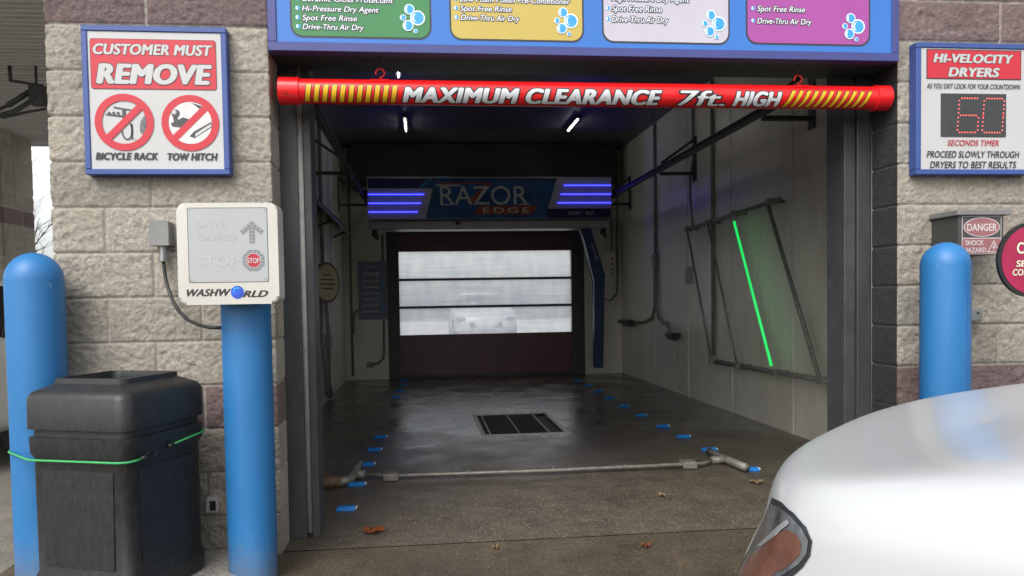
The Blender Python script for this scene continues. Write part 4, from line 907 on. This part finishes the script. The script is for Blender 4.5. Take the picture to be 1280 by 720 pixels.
bm = B(); tube(bm, [(-0.785, YA+0.1, 2.66), (-0.72, YA+0.1, 2.66)], 0.05, 12); tube(bm, [(2.635, YA+0.1, 2.66), (2.715, YA+0.1, 2.66)], 0.05, 12); obj('carriage', bm, M_DKSTEEL, arch)
# spray arm of the arch
bm = B()
P1 = [(2.20, 2.16), (2.36, 2.16), (2.555, 1.50), (2.545, 1.41), (2.51, 0.20), (2.39, 0.20), (2.405, 1.42), (2.26, 2.0)]
poly(bm, P1, 6.56, 6.70); bmesh.ops.bevel(bm, geom=bm.edges[:], offset=0.012, segments=2, affect='EDGES'); arm = obj('spray_arm', bm, M_DARKBLUE, arch)
text('lettering', 'RAZOR', -0.12, 0.12, -0.02, 0.02, 0, M_ARCHGREY, arm, bold=0.01, xform=Matrix.Translation((2.405, 6.557, 1.83)) @ Matrix.Rotation(R(72), 4, 'Y'))

# rear wall items
t = thing('stop_board', 'grey blue instruction board headed stop on the back wall', 'sign', (-0.75, 7.74, 0.92))
bm = B(); box(bm, -0.972, -0.533, 7.715, 7.747, 0.92, 1.80, 0.004); obj('panel', bm, M_SIGNGREYBLUE, t)
yy = 7.7135
text('lettering', 'STOP', -0.885, -0.655, 1.575, 1.635, yy, M_STOPTXT, t, bold=0.01)
for i, s in enumerate(('BACK UP', 'CLEANING', 'INSPECTING', 'ONE COAT', 'SEALANT', 'SPOT FREE')):
    z = 1.485-i*0.092; text('lettering', s, -0.915, -0.665, z, z+0.036, yy, M_STOPTXT, t, bold=0.005)
text('lettering', 'PRESET', -0.87, -0.68, 1.71, 1.735, yy, M_STOPTXT, t, bold=0.0)
bm = B()
for i in range(6): poly(bm, circle(-0.60, 1.503-i*0.092, 0.018, 14), yy)
obj('indicator', bm, M_BUB, t)
t = thing('oval_sign', 'cream sign with brown rim, seen as an oval on the long wall', 'sign', (-1.06, 4.72, 1.4))
OM = Matrix.Translation((-1.055, 4.72, 1.405)) @ Matrix.Rotation(R(60), 4, 'Z')      # turned part way towards the entrance
def odisc(r, y0, y1):
    bm = B(); poly(bm, circle(0, 0, r, 44), y0, y1); bmesh.ops.transform(bm, matrix=OM, verts=bm.verts); return bm
obj('rim', odisc(0.225, -0.012, 0.02), M_BROWN, t); obj('face', odisc(0.198, -0.016, -0.0125), M_OVAL, t)
for k, w in enumerate((0.08, 0.12, 0.14, 0.10)):
    z = 0.075-k*0.05
    bm = B(); poly(bm, [(-w, z), (w, z), (w, z+0.016), (-w, z+0.016)], -0.0172); bmesh.ops.transform(bm, matrix=OM, verts=bm.verts); obj('printed_line', bm, M_BROWN, t)
bm = B(); tube(bm, [OM @ Vector((0, 0.02, 0)), (-1.178, 4.78, 1.405)], 0.018, 10); obj('bracket', bm, M_DKSTEEL, t)
# conduits
def conduit(name, label, runs, boxes=(), r=0.016, m=M_CONDUIT, cat='conduit'):
    p = runs[0][0]; t = thing(name, label, cat, p)
    for i, q in enumerate(runs):
        bm = B(); tube(bm, q, r, 10); obj('pipe', bm, m, t, True)
    for q in boxes:
        bm = B(); box(bm, *q, 0.006); obj('fitting', bm, M_CONDUIT, t)
    return t
conduit('conduit', 'grey conduit drop behind the oval sign', [[(-1.15, 5.15, 3.45), (-1.15, 5.15, 1.62)], [(-1.15, 4.95, 1.2), (-1.15, 4.93, 0.85), (-1.14, 5.0, 0.5), (-1.14, 5.2, 0.12), (-1.14, 5.5, 0.05)], [(-1.15, 5.35, 1.2), (-1.15, 5.55, 0.8), (-1.15, 5.5, 0.2), (-1.15, 5.7, 0.05)]], [(-1.178, -1.12, 5.45, 5.65, 0.62, 0.80)], 0.022)
conduit('conduit', 'grey conduit running down the corner by the stop board', [[(-1.08, 7.72, 3.45), (-1.08, 7.72, 0.06)], [(-1.06, 7.72, 0.7), (-1.05, 7.72, 0.95), (-1.02, 7.72, 1.04), (-0.975, 7.72, 1.06)]], (), 0.018)
conduit('conduit', 'grey conduit hooked to a small box below the stop board', [[(-0.595, 7.71, 2.2), (-0.595, 7.71, 1.81)], [(-0.60, 7.72, 0.915), (-0.605, 7.72, 0.45), (-0.62, 7.72, 0.32), (-0.68, 7.72, 0.255), (-0.78, 7.72, 0.235)]], [(-0.86, -0.77, 7.69, 7.748, 0.19, 0.27)], 0.018)
t = conduit('pipe_manifold', 'grey pipe splitting to two nozzles low on the wall before the green tube', [[(3.085, 5.97, 3.48), (3.085, 5.97, 1.75)], [(3.085, 6.0, 1.58), (3.085, 6.02, 1.05), (3.085, 6.15, 0.90), (3.085, 6.5, 0.84), (3.085, 6.9, 0.83), (3.085, 7.15, 0.85)], [(3.075, 5.93, 1.58), (3.075, 5.92, 1.05), (3.075, 5.82, 0.90), (3.075, 5.6, 0.84), (3.06, 5.48, 0.86), (3.03, 5.25, 0.74)]], [(3.05, 3.108, 5.91, 6.03, 1.58, 1.76)], 0.02)
bm = B(); box(bm, 2.96, 3.08, 5.02, 5.26, 0.70, 0.745, 0.008); tube(bm, [(3.02, 5.0, 0.69), (3.02, 5.28, 0.69)], 0.03, 10); obj('nozzle', bm, M_BLACK, t)
bm = B(); box(bm, 2.98, 3.08, 6.95, 7.5, 0.80, 0.85, 0.008); tube(bm, [(3.02, 6.9, 0.79), (3.02, 7.3, 0.79)], 0.03, 10); obj('nozzle', bm, M_BLACK, t)
conduit('conduit', 'thin dark hose dropping to the top of the tube frame', [[(3.09, 4.62, 3.48), (3.09, 4.60, 2.75), (3.07, 4.66, 2.55), (3.05, 4.60, 2.3), (3.02, 4.45, 1.97)]], (), 0.014)
conduit('conduit', 'tall grey conduit standing behind the tube frame', [[(3.09, 4.06, 3.48), (3.09, 4.06, 0.55)]], (), 0.02)
conduit('conduit', 'grey conduits falling to a looped hose in the far corner', [[(3.04, 7.70, 3.45), (3.04, 7.70, 1.40), (3.02, 7.68, 1.25), (2.92, 7.68, 1.15), (2.80, 7.68, 1.17), (2.72, 7.68, 1.30)], [(2.95, 7.70, 3.45), (2.95, 7.70, 1.92)]], (), 0.018)
t = thing('control_box', 'pale control box with indicator lamps on the back wall beside the spray arm', 'control box', (2.9, 7.74, 1.5))
bm = B(); box(bm, 2.80, 3.0, 7.66, 7.747, 1.50, 1.90, 0.006); obj('case', bm, M_WALLIN, t)
bm = B()
for k in range(4): poly(bm, circle(2.94, 1.80-k*0.08, 0.016, 14), 7.657)
obj('indicator', bm, mat('dark red lamps', (0.2, 0.04, 0.03), 0.4), t)
t = thing('wall_label', 'small faded rectangular label on the wall left of the tube frame', 'label', (3.1, 4.75, 1.4))
bm = B(); box(bm, 3.102, 3.1085, 4.68, 4.92, 1.33, 1.53); obj('plate', bm, mat('faded label', (0.37, 0.365, 0.33), 0.5, 0, 0.3, 30), t)
bm = B()
for k in range(5):
    z = 1.36+k*0.035; bm.faces.new([bm.verts.new(p) for p in ((3.1012, 4.90, z), (3.1012, 4.70, z), (3.1012, 4.70, z+0.008), (3.1012, 4.90, z+0.008))])
obj('printed_line', bm, M_CONDUIT, t)

# tube frame with the green led
fr = thing('tube_frame', 'slanted pipe frame on the wall carrying a glowing green tube', 'pipe frame', (3.0, 3.2, 0.53))
XF = 3.0
bm = B(); tube(bm, [(XF, 4.60, 1.943), (XF, 2.42, 1.99)], 0.019, 12); obj('top_pipe', bm, M_GALVP, fr, True)
bm = B(); tube(bm, [(XF, 3.90, 0.505), (XF, 1.62, 0.535)], 0.021, 12); obj('bottom_pipe', bm, M_GALVP, fr, True)
for (y0, z0), (y1, z1), r in (((4.50, 1.94), (3.82, 0.51), 0.012), ((3.90, 1.955), (3.20, 0.515), 0.012), ((2.585, 1.985), (1.746, 0.535), 0.017)):
    bm = B(); tube(bm, [(XF-0.03, y0, z0), (XF-0.03, y1, z1)], r, 12); obj('cross_pipe', bm, M_GALVP, fr, True)
bm = B(); tube(bm, [(XF-0.035, 3.244, 1.892), (XF-0.035, 2.509, 0.579)], 0.0115, 12); obj('green_tube', bm, M_LEDGREEN, fr, True)
for (yy_, zz_) in ((4.5, 1.945), (3.9, 1.955), (3.27, 1.97), (2.55, 1.988), (3.82, 0.507), (3.2, 0.515), (2.48, 0.525), (1.74, 0.534)):
    bm = B(); box(bm, XF-0.05, XF+0.03, yy_-0.035, yy_+0.035, zz_-0.026, zz_+0.026, 0.008); tube(bm, [(XF+0.02, yy_, zz_), (3.107, yy_, zz_)], 0.014, 8); obj('clamp', bm, M_CONDUIT, fr)

# floor drain
dr = thing('floor_drain', 'black floor drain grate in a worn pale concrete rim', 'drain', (0.87, 3.4, 0))
bm = B()
for q in ((PX0-0.035, PX1+0.05, PY0-0.055, PY0), (PX0-0.03, PX1+0.03, PY1, PY1+0.045), (PX0-0.035, PX0, PY0, PY1), (PX1, PX1+0.03, PY0, PY1)):
    box(bm, q[0], q[1], q[2], q[3], -0.02, 0.006, 0.004)
obj('rim', bm, M_PITC, dr)
for a, b_ in ((0.575, 0.825), (0.835, 1.085)):
    bm = B()
    for k in range(25):
        yk = PY0+0.02+k*(PY1-PY0-0.04)/24; box(bm, a, b_, yk-0.010, yk+0.010, -0.03, -0.002)
    box(bm, a, a+0.008, PY0+0.005, PY1-0.005, -0.035, 0.0); box(bm, b_-0.008, b_, PY0+0.005, PY1-0.005, -0.035, 0.0)
    obj('grate', bm, M_GRATE, dr)
bm = B(); box(bm, 0.562, 0.573, PY0, PY1, -0.05, 0.002); box(bm, 1.0865, 1.10, PY0, PY1, -0.05, 0.002); box(bm, 0.826, 0.834, PY0, PY1, -0.05, 0.001); obj('support_bar', bm, M_STEEL, dr)

# spray pipe lying across the floor
M_FPIPE = mat('grubby floor pipe', (0.24, 0.225, 0.195), 0.5, 0.3, 0.3, 20, bump=0.1)
sp = thing('floor_spray_pipe', 'grey underbody spray pipe lying across the bay floor', 'pipe', (0.8, 1.35, 0))
bm = B(); tube(bm, [(-0.42, 1.44, 0.032), (-0.24, 1.375, 0.03), (0.8, 1.345, 0.03), (1.9, 1.365, 0.03), (2.0, 1.44, 0.032)], 0.0125, 12); obj('cross_pipe', bm, M_FPIPE, sp, True)
bm = B(); tube(bm, [(-0.30, 1.50, 0.008), (0.8, 1.48, 0.008), (1.86, 1.50, 0.008)], 0.006, 8); obj('thin_line', bm, M_DKSTEEL, sp, True)
bm = B(); tube(bm, [(-0.475, 1.74, 0.034), (-0.478, 1.45, 0.034), (-0.495, 1.30, 0.034), (-0.56, 1.245, 0.034)], 0.029, 14); tube(bm, [(-0.478, 1.44, 0.034), (-0.41, 1.435, 0.034)], 0.029, 14); obj('tee_fitting', bm, M_FPIPE, sp, True)
bm = B(); tube(bm, [(-0.55, 1.247, 0.036), (-0.70, 1.247, 0.036)], 0.036, 16)
for k in range(5): tube(bm, [(-0.57-k*0.025, 1.247, 0.036), (-0.578-k*0.025, 1.247, 0.036)], 0.040, 16)
autosmooth(obj('coupling', bm, M_RUST, sp)); 
bm = B(); tube(bm, [(-0.70, 1.247, 0.036), (-1.15, 1.3, 0.04)], 0.026, 12); obj('feed_pipe', bm, M_FPIPE, sp, True)
bm = B(); tube(bm, [(2.085, 1.72, 0.034), (2.10, 1.45, 0.034), (2.125, 1.18, 0.034)], 0.027, 14); tube(bm, [(1.99, 1.44, 0.034), (2.10, 1.44, 0.034)], 0.027, 14); obj('tee_fitting', bm, M_FPIPE, sp, True)
for x in (-0.235, 1.80):
    bm = B(); box(bm, x-0.05, x+0.05, 1.33, 1.43, 0.004, 0.05, 0.006); obj('clamp', bm, M_FPIPE, sp)
for x in (0.28, 0.85, 1.35):
    bm = B(); tube(bm, [(x, 1.35, 0.04), (x, 1.35, 0.056)], 0.008, 8); obj('nozzle', bm, M_STEEL, sp)

# blue guide markers
mk0 = thing('guide_marker', '', 'floor marker', (0, 0, 0), 'blue guide blocks along the tyre path')
bm = B(); box(bm, -0.062, 0.052, -0.04, 0.04, 0.0, 0.021)
for v in bm.verts:
    if v.co.z > 0.015: v.co.x *= 0.85; v.co.y *= 0.55
bmesh.ops.bevel(bm, geom=bm.edges[:], offset=0.004, segments=2, affect='EDGES'); obj('block', bm, M_MARK, mk0)
bm = B(); box(bm, 0.049, 0.059, -0.018, 0.018, 0.006, 0.018, 0.002); obj('reflector', bm, M_MARKW, mk0)
ordn = ['first', 'second', 'third', 'fourth', 'fifth', 'sixth', 'seventh', 'eighth', 'ninth', 'tenth', 'eleventh', 'twelfth']
rows = {'oval sign': [(-0.455, 0.73), (-0.445, 1.28), (-0.425, 1.86), (-0.405, 2.38), (-0.39, 2.92), (-0.345, 5.52), (-0.32, 6.15), (-0.30, 6.80), (-0.29, 7.40)],
        'green tube': [(2.187, 1.243), (2.167, 1.907), (2.16, 2.45), (2.155, 2.96), (2.15, 3.60), (2.157, 4.26), (2.18, 4.93), (2.19, 5.55), (2.195, 6.2), (2.2, 6.8)]}
first = True
for side, pts in rows.items():
    for i, (x, yv) in enumerate(pts):
        o = mk0 if first else copy_tree(mk0); first = False
        o.location = (x, yv, 0.0005); o.rotation_euler = (0, 0, R(random.uniform(-5, 5)))
        o['label'] = 'blue guide block, %s from the entrance in the row on the %s side' % (ordn[i], side)

# leaves
def leaf(name, label, x, y, s, m, rz, lobes):
    bm = B(); n = 40; c = bm.verts.new((x, y, 0.012)); ringv = []
    for i in range(n):
        a = 2*math.pi*i/n; rr = s*(0.55+0.45*abs(math.cos(lobes*a/2)))*(1.0+0.5*max(0, math.cos(a)))
        px_, py_ = rr*math.cos(a), rr*1.15*math.sin(a); q = R(rz)
        ringv.append(bm.verts.new((x+px_*math.cos(q)-py_*math.sin(q), y+px_*math.sin(q)+py_*math.cos(q), 0.006+0.016*abs(math.sin(a*2+rz)))))
    for i in range(n): bm.faces.new((c, ringv[i], ringv[(i+1) % n]))
    g = bmesh.ops.solidify(bm, geom=bm.faces[:], thickness=0.0008)
    return tag(obj(name, bm, m), label, 'leaf', 'fallen leaves on the floor')
leaf('fallen_leaf', 'orange brown fallen leaf near the entrance threshold', -0.29, 0.29, 0.048, M_LEAF1, 10, 5)
leaf('fallen_leaf', 'pale tan fallen leaf beyond the white car nose', 2.06, 0.90, 0.038, M_LEAF2, 40, 3)
leaf('fallen_leaf', 'tiny pale curled leaf in the middle of the bay mouth', 1.38, 0.70, 0.020, M_LEAF2, 70, 3)

leaf('fallen_leaf', 'pale scrap of leaf on the apron just outside the floor joint', 0.32, -0.06, 0.016, M_LEAF2, 120, 3)
leaf('fallen_leaf', 'brown scrap of leaf on the apron nearest the white car', 1.02, -0.14, 0.018, M_LEAF1, 30, 3)
# ------------------------------------------------------------------ cars
def car_body_bm():
    P = [(0, 0), (-.0054, .30), (-.0547, .55), (-.1334, .7391), (-.2503, .86), (-.70, .90), (-1.3, .915), (-2.2, .92), (-3.2, .915), (-3.8, .89), (-4.15, .82), (-4.34, .70), (-4.42, .40), (-4.44, 0)]
    loop = P + [(x, -y) for x, y in P[-2:0:-1]]
    K = len(loop)
    def fr(x): return max(0, min(1, (x+0.75)/0.75))
    def rr(x): return max(0, min(1, (-x-3.8)/0.6))
    #        z front, z mid, z rear, front inset, side scale
    lv = [(.20, .20, .22, .06, .95), (.38, .36, .38, .0, 1.0), (.56, .56, .58, -.0548, 1.0), (.6957, .74, .74, .0348, .998), (.7661, .86, .86, .046, .9963),
          (.8247, .9363, .95, .0619, .9389), (.8384, .9789, .98, .1548, .8598), (.8656, .98, .99, .3343, .55), (.8736, .99, .99, .4343, .22)]
    bm = B(); rows = []
    for zf, zm, zr, ins, ss in lv:
        row = []
        for x, y in loop:
            f = fr(x)**0.8; q = rr(x)
            z = zm + (zf-zm)*f + (zr-zm)*q
            row.append(bm.verts.new((x - ins*f**1.2 + ins*0.8*q, y*ss, z)))
        rows.append(row)
    for a, b_ in zip(rows, rows[1:]):
        for j in range(K): bm.faces.new((a[j], a[(j+1) % K], b_[(j+1) % K], b_[j]))
    t = rows[-1]; n = len(P)
    for i in range(n-1):
        l0, l1 = t[i], t[i+1]; r0_, r1 = t[(K-i) % K], t[(K-i-1) % K]
        vs_ = []
        for v in (l0, l1, r1, r0_):
            if v not in vs_: vs_.append(v)
        if len(vs_) >= 3: bm.faces.new(vs_)
    bm.faces.new(rows[0][::-1])
    bmesh.ops.recalc_face_normals(bm, faces=bm.faces)
    return bm
def local_obj(name, bm, m, parent, smooth=True):
    me = bpy.data.meshes.new(name); bm.normal_update(); bm.to_mesh(me); bm.free(); me.materials.append(m)
    o = bpy.data.objects.new(name, me); COL.objects.link(o); o.parent = parent
    if smooth: me.polygons.foreach_set('use_smooth', [True]*len(me.polygons))
    return o
def smooth_mesh(bm, levels):
    me = bpy.data.meshes.new('tmp'); bm.to_mesh(me); bm.free(); o = bpy.data.objects.new('tmp', me); COL.objects.link(o)
    s = o.modifiers.new('s', 'SUBSURF'); s.levels = levels; s.render_levels = levels
    dg = bpy.context.evaluated_depsgraph_get(); dg.update()
    m2 = bpy.data.meshes.new_from_object(o.evaluated_get(dg)); bpy.data.objects.remove(o)
    b2 = bmesh.new(); b2.from_mesh(m2); return b2
def patch(tree, outline, direction, offset, res=0.006):
    """A skin that follows the body inside a closed outline (local 3-D points), projected along direction."""
    d = Vector(direction).normalized(); a = d.orthogonal().normalized(); b_ = d.cross(a)
    o3 = [Vector(p) for p in outline]; c = sum(o3, Vector())/len(o3)
    p2 = [((p-c).dot(a), (p-c).dot(b_)) for p in o3]
    bm = B(); from mathutils.geometry import delaunay_2d_cdt
    inner = []
    x0, x1 = min(p[0] for p in p2), max(p[0] for p in p2); y0, y1 = min(p[1] for p in p2), max(p[1] for p in p2)
    def inside(x, y):
        r = False; j = len(p2)-1
        for i in range(len(p2)):
            if (p2[i][1] > y) != (p2[j][1] > y) and x < (p2[j][0]-p2[i][0])*(y-p2[i][1])/(p2[j][1]-p2[i][1])+p2[i][0]: r = not r
            j = i
        return r
    x = x0
    while x < x1:
        yv = y0
        while yv < y1:
            if inside(x, yv): inner.append((x, yv))
            yv += res
        x += res
    edge = []
    for i in range(len(p2)):
        p, q = Vector(p2[i]), Vector(p2[(i+1) % len(p2)]); k = max(1, int((q-p).length/res))
        edge += [tuple(p.lerp(q, j/k)) for j in range(k)]
    pts = [Vector(p) for p in edge+inner]
    ov, oe, of, *_ = delaunay_2d_cdt(pts, [(i, (i+1) % len(edge)) for i in range(len(edge))], [], 1, 1e-5)
    vs_ = []
    for p in ov:
        w = c + a*p.x + b_*p.y; hit, nrm, *_r = tree.ray_cast(w - d*0.6, d)
        if hit is None:
            hit, nrm, *_r = tree.find_nearest(w)
        vs_.append(bm.verts.new(hit + nrm*offset))
    for f in of:
        try: bm.faces.new([vs_[i] for i in f])
        except ValueError: pass
    return bm
def build_car(label, loc, rz, lamps=True, fine=True):
    t = thing('parked_car', label, 'car', loc); t.rotation_euler = (0, 0, rz)
    bm = smooth_mesh(car_body_bm(), 3 if fine else 2)
    tree = BVHTree.FromBMesh(bm)
    local_obj('body', bm, M_CARWHITE, t)
    # cabin: glass then roof
    def cab(rows, m, nm):
        bm = B(); rs = []
        for z, xf, xr, w in rows:
            rs.append([bm.verts.new(p) for p in ((xf, -w, z), (xf+0.12, 0, z), (xf, w, z), ((xf+xr)/2, w*1.03, z), (xr, w*0.96, z), (xr-0.08, 0, z), (xr, -w*0.96, z), ((xf+xr)/2, -w*1.03, z))])
        for a, b_ in zip(rs, rs[1:]):
            for j in range(8): bm.faces.new((a[j], a[(j+1) % 8], b_[(j+1) % 8], b_[j]))
        bm.faces.new(rs[-1]); bm.faces.new(rs[0][::-1]); bmesh.ops.recalc_face_normals(bm, faces=bm.faces)
        bmesh.ops.bevel(bm, geom=[e for e in bm.edges], offset=0.03, segments=3, affect='EDGES')
        o = local_obj(nm, bm, m, t); return o
    cab([(0.93, -1.25, -3.95, 0.80), (1.36, -1.95, -3.45, 0.63)], M_CARGLASS, 'window_glass')
    cab([(1.345, -1.93, -3.47, 0.645), (1.42, -2.1, -3.3, 0.56)], M_CARWHITE, 'roof')
    for sx, sy in ((-0.82, 1), (-0.82, -1), (-3.55, 1), (-3.55, -1)):
        bm = B(); tube(bm, [(sx, sy*0.70, 0.33), (sx, sy*0.72, 0.33), (sx, sy*0.90, 0.33), (sx, sy*0.925, 0.33)], [0.30, 0.33, 0.33, 0.30], 36); wh = local_obj('wheel', bm, M_TYRE, t, False)
        bm = B(); tube(bm, [(sx, sy*0.90, 0.33), (sx, sy*0.935, 0.33)], [0.22, 0.20], 28); o = local_obj('rim', bm, M_RIM, wh, False)
    return t, tree
car, tree = build_car('white car pointing into the bay with its headlight and bonnet in the foreground', (1.0449, -1.5373, 0), R(133.4018))
LD = (-0.75, -0.64, -0.12)          # the lamp is laid on the body along this local direction
RIM = [(-0.1526, 0.6603, 0.7875), (-0.1948, 0.7292, 0.7999), (-0.2347, 0.7789, 0.7975), (-0.2627, 0.8056, 0.7865), (-0.2774, 0.8197, 0.7684), (-0.2751, 0.823, 0.7445), (-0.2625, 0.82, 0.7215), (-0.2401, 0.8116, 0.6958), (-0.2074, 0.797, 0.665), (-0.1597, 0.7659, 0.6239), (-0.0595, 0.6221, 0.5374), (-0.0582, 0.6181, 0.5474), (-0.051, 0.5927, 0.5678), (-0.0402, 0.5534, 0.5795), (-0.0506, 0.5607, 0.6073), (-0.0779, 0.596, 0.6456), (-0.0976, 0.5853, 0.6974), (-0.1448, 0.6585, 0.7661)]
BOWL = [(-0.1558, 0.6779, 0.774), (-0.1933, 0.7363, 0.7879), (-0.2254, 0.7758, 0.7871), (-0.2499, 0.8003, 0.7781), (-0.2647, 0.8137, 0.7639), (-0.263, 0.8167, 0.7439), (-0.2497, 0.8124, 0.7232), (-0.229, 0.803, 0.7018), (-0.1872, 0.7804, 0.662), (-0.1157, 0.7132, 0.6032), (-0.0577, 0.616, 0.553), (-0.0611, 0.608, 0.5877), (-0.0915, 0.628, 0.6491), (-0.1122, 0.6213, 0.7027)]
AMB = [(-0.0866, 0.6451, 0.62), (-0.1143, 0.669, 0.6608), (-0.1522, 0.7102, 0.7025), (-0.1975, 0.7606, 0.7469), (-0.2252, 0.7835, 0.7683), (-0.2494, 0.8032, 0.7684), (-0.2588, 0.8115, 0.758), (-0.2567, 0.8134, 0.7416), (-0.2463, 0.81, 0.7259), (-0.2251, 0.7996, 0.7041), (-0.2007, 0.7858, 0.6814), (-0.1613, 0.7584, 0.6458), (-0.1044, 0.6932, 0.6035)]
CHR = [(-0.1344, 0.6837, 0.6915), (-0.1839, 0.7429, 0.7437), (-0.2243, 0.7766, 0.7835), (-0.2311, 0.7845, 0.7803), (-0.202, 0.7652, 0.749), (-0.1581, 0.7176, 0.7072)]
hl = local_obj('headlight', patch(tree, RIM, LD, 0.0015), M_LAMPBLK, car)
def grown(pts, k):
    c = sum((Vector(p) for p in pts), Vector())/len(pts); return [tuple(c + (Vector(p)-c)*k) for p in pts]
BOWL = grown(BOWL, 1.05)
local_obj('lamp_bowl', patch(tree, BOWL, LD, 0.003), M_LAMPCLR, hl)
local_obj('amber_reflector', patch(tree, AMB, LD, 0.0042), M_LAMPAMB, hl)
local_obj('chrome_strip', patch(tree, CHR, LD, 0.0052), M_LAMPCHR, hl)
def mirror(pts): return [(x, -y, z) for x, y, z in pts]
LM = (-0.75, 0.64, -0.12)
hl = local_obj('headlight', patch(tree, mirror(RIM), LM, 0.0015), M_LAMPBLK, car)
local_obj('lamp_bowl', patch(tree, mirror(BOWL), LM, 0.003), M_LAMPCLR, hl)

# ------------------------------------------------------------------ beyond: neighbour canopy, car, tree, exit side
cp = thing('wash_canopy', 'dark metal canopy on a block pillar over the neighbouring wash bay', 'canopy', (-4.5, 3, 0))
bm = B(); box(bm, -9, -1.76, -0.3, 7.2, 3.40, 3.75); obj('roof', bm, M_SOFFIT, cp)
bm = B()
for k in range(82):
    yk = -0.2+k*0.09; box(bm, -8.9, -1.8, yk, yk+0.03, 3.38, 3.3995)
obj('soffit', bm, M_SOFFIT, cp)
pl = block_wall('pillar', [(-5.75, 6.05), (-5.1, 6.05), (-5.1, 6.78), (-5.75, 6.78)], [], (0.1, 0.3), 3.4, 3.4, cp, step=0.02, seed=17, mauve_rows=(11, 3))
bo = thing('ceiling_boom', 'dark swinging wash boom hanging under the neighbouring canopy', 'boom', (-3.5, 3.66, 3.38))
BYY = 3.66
bm = B(); tube(bm, [(-3.705, BYY, 3.385), (-3.70, BYY, 3.25)], 0.016, 10); tube(bm, [(-3.705, BYY, 3.255), (-3.42, BYY, 3.21)], 0.014, 10); tube(bm, [(-3.48, BYY, 3.385), (-3.48, BYY, 3.2)], 0.012, 10); obj('hanger', bm, M_DKSTEEL, bo, True)
bm = B(); box(bm, -3.53, -3.40, BYY-0.05, BYY+0.05, 3.03, 3.21, 0.01); obj('swivel', bm, M_DKSTEEL, bo)
bm = B(); tube(bm, [(-3.53, BYY, 3.16), (-3.73, BYY, 3.03)], 0.026, 10); tube(bm, [(-3.73, BYY, 3.03), (-3.9, BYY, 2.95)], 0.014, 10)
tube(bm, [(-3.45, BYY-0.03, 3.10), (-3.66, BYY-0.03, 2.97), (-3.82, BYY-0.03, 2.92)], 0.022, 10); tube(bm, [(-3.36, BYY+0.03, 3.02), (-3.60, BYY+0.03, 2.975), (-3.80, BYY+0.03, 2.925)], 0.012, 10); obj('arm', bm, M_DKSTEEL, bo, True)
car2, _ = build_car('white car parked in the neighbouring bay behind the blue bollard', (-3.84, 6.1, 0), R(90), fine=False)
bm = B(); box(bm, -4.47, -4.36, -0.86, -0.60, 0.78, 0.88, 0.02); local_obj('tail_light', bm, M_TAIL, car2, False)
bm = B(); box(bm, -4.47, -4.36, 0.60, 0.86, 0.78, 0.88, 0.02); local_obj('tail_light', bm, M_TAIL, car2, False)
car3, _ = build_car('white car waiting outside behind the rear door panes', (1.75, 17.0, 0), R(-90), fine=False)
for s in (-1, 1):
    bm = B(); box(bm, -0.16, -0.03, s*0.72-0.14, s*0.72+0.14, 0.62, 0.72, 0.03); local_obj('headlight', bm, M_LAMPCLR, car3, False)
bm = B(); box(bm, -0.04, 0.012, -0.45, 0.45, 0.42, 0.58, 0.02); local_obj('grille', bm, M_BLACK, car3, False)
# bare tree and dry brush
tr = thing('bare_tree', 'leafless tree against the white sky beyond the canopy', 'tree', (-10.8, 16, 0))
bm = B(); tube(bm, [(-10.8, 16, 0), (-10.7, 16, 1.6), (-10.9, 16.1, 3.0)], [0.14, 0.10, 0.07], 10); obj('trunk', bm, M_BARK, tr, True)
bm = B(); rng = random.Random(5)
def branch(p, d, ln, r, dep):
    pts = [p]; q = Vector(p); dd = Vector(d)
    for k in range(4):
        dd = (dd + Vector((rng.uniform(-.25, .25), rng.uniform(-.25, .25), rng.uniform(-.12, .2)))).normalized(); q = q + dd*ln/4; pts.append(q.copy())
    tube(bm, pts, [r, r*0.85, r*0.7, r*0.55, r*0.4], 5)
    if dep:
        for k in range(4):
            b_ = pts[rng.randint(1, 4)]; branch(b_, (dd + Vector((rng.uniform(-1, 1), rng.uniform(-1, 1), rng.uniform(-.5, .6)))).normalized(), ln*0.6, r*0.5, dep-1)
for k in range(9):
    a = k*0.7; branch(Vector((-10.8, 16, 1.3+0.22*k)), Vector((math.cos(a), math.sin(a), 0.45)).normalized(), 2.0, 0.05, 3)
obj('crown', bm, M_BARK, tr, True)
bm = B()
for k in range(2600):
    x = rng.uniform(-16, -7); yv = rng.uniform(17, 19); hgt = rng.uniform(0.7, 2.7)*(0.7+0.3*math.sin(x*2)); a = rng.uniform(-.35, .35)
    v = [bm.verts.new((x, yv, 0)), bm.verts.new((x+0.03, yv, 0)), bm.verts.new((x+a*hgt, yv+rng.uniform(-.2, .2), hgt))]; bm.faces.new(v)
tag(obj('dry_grass', bm, M_DRYGRASS), kind='stuff')
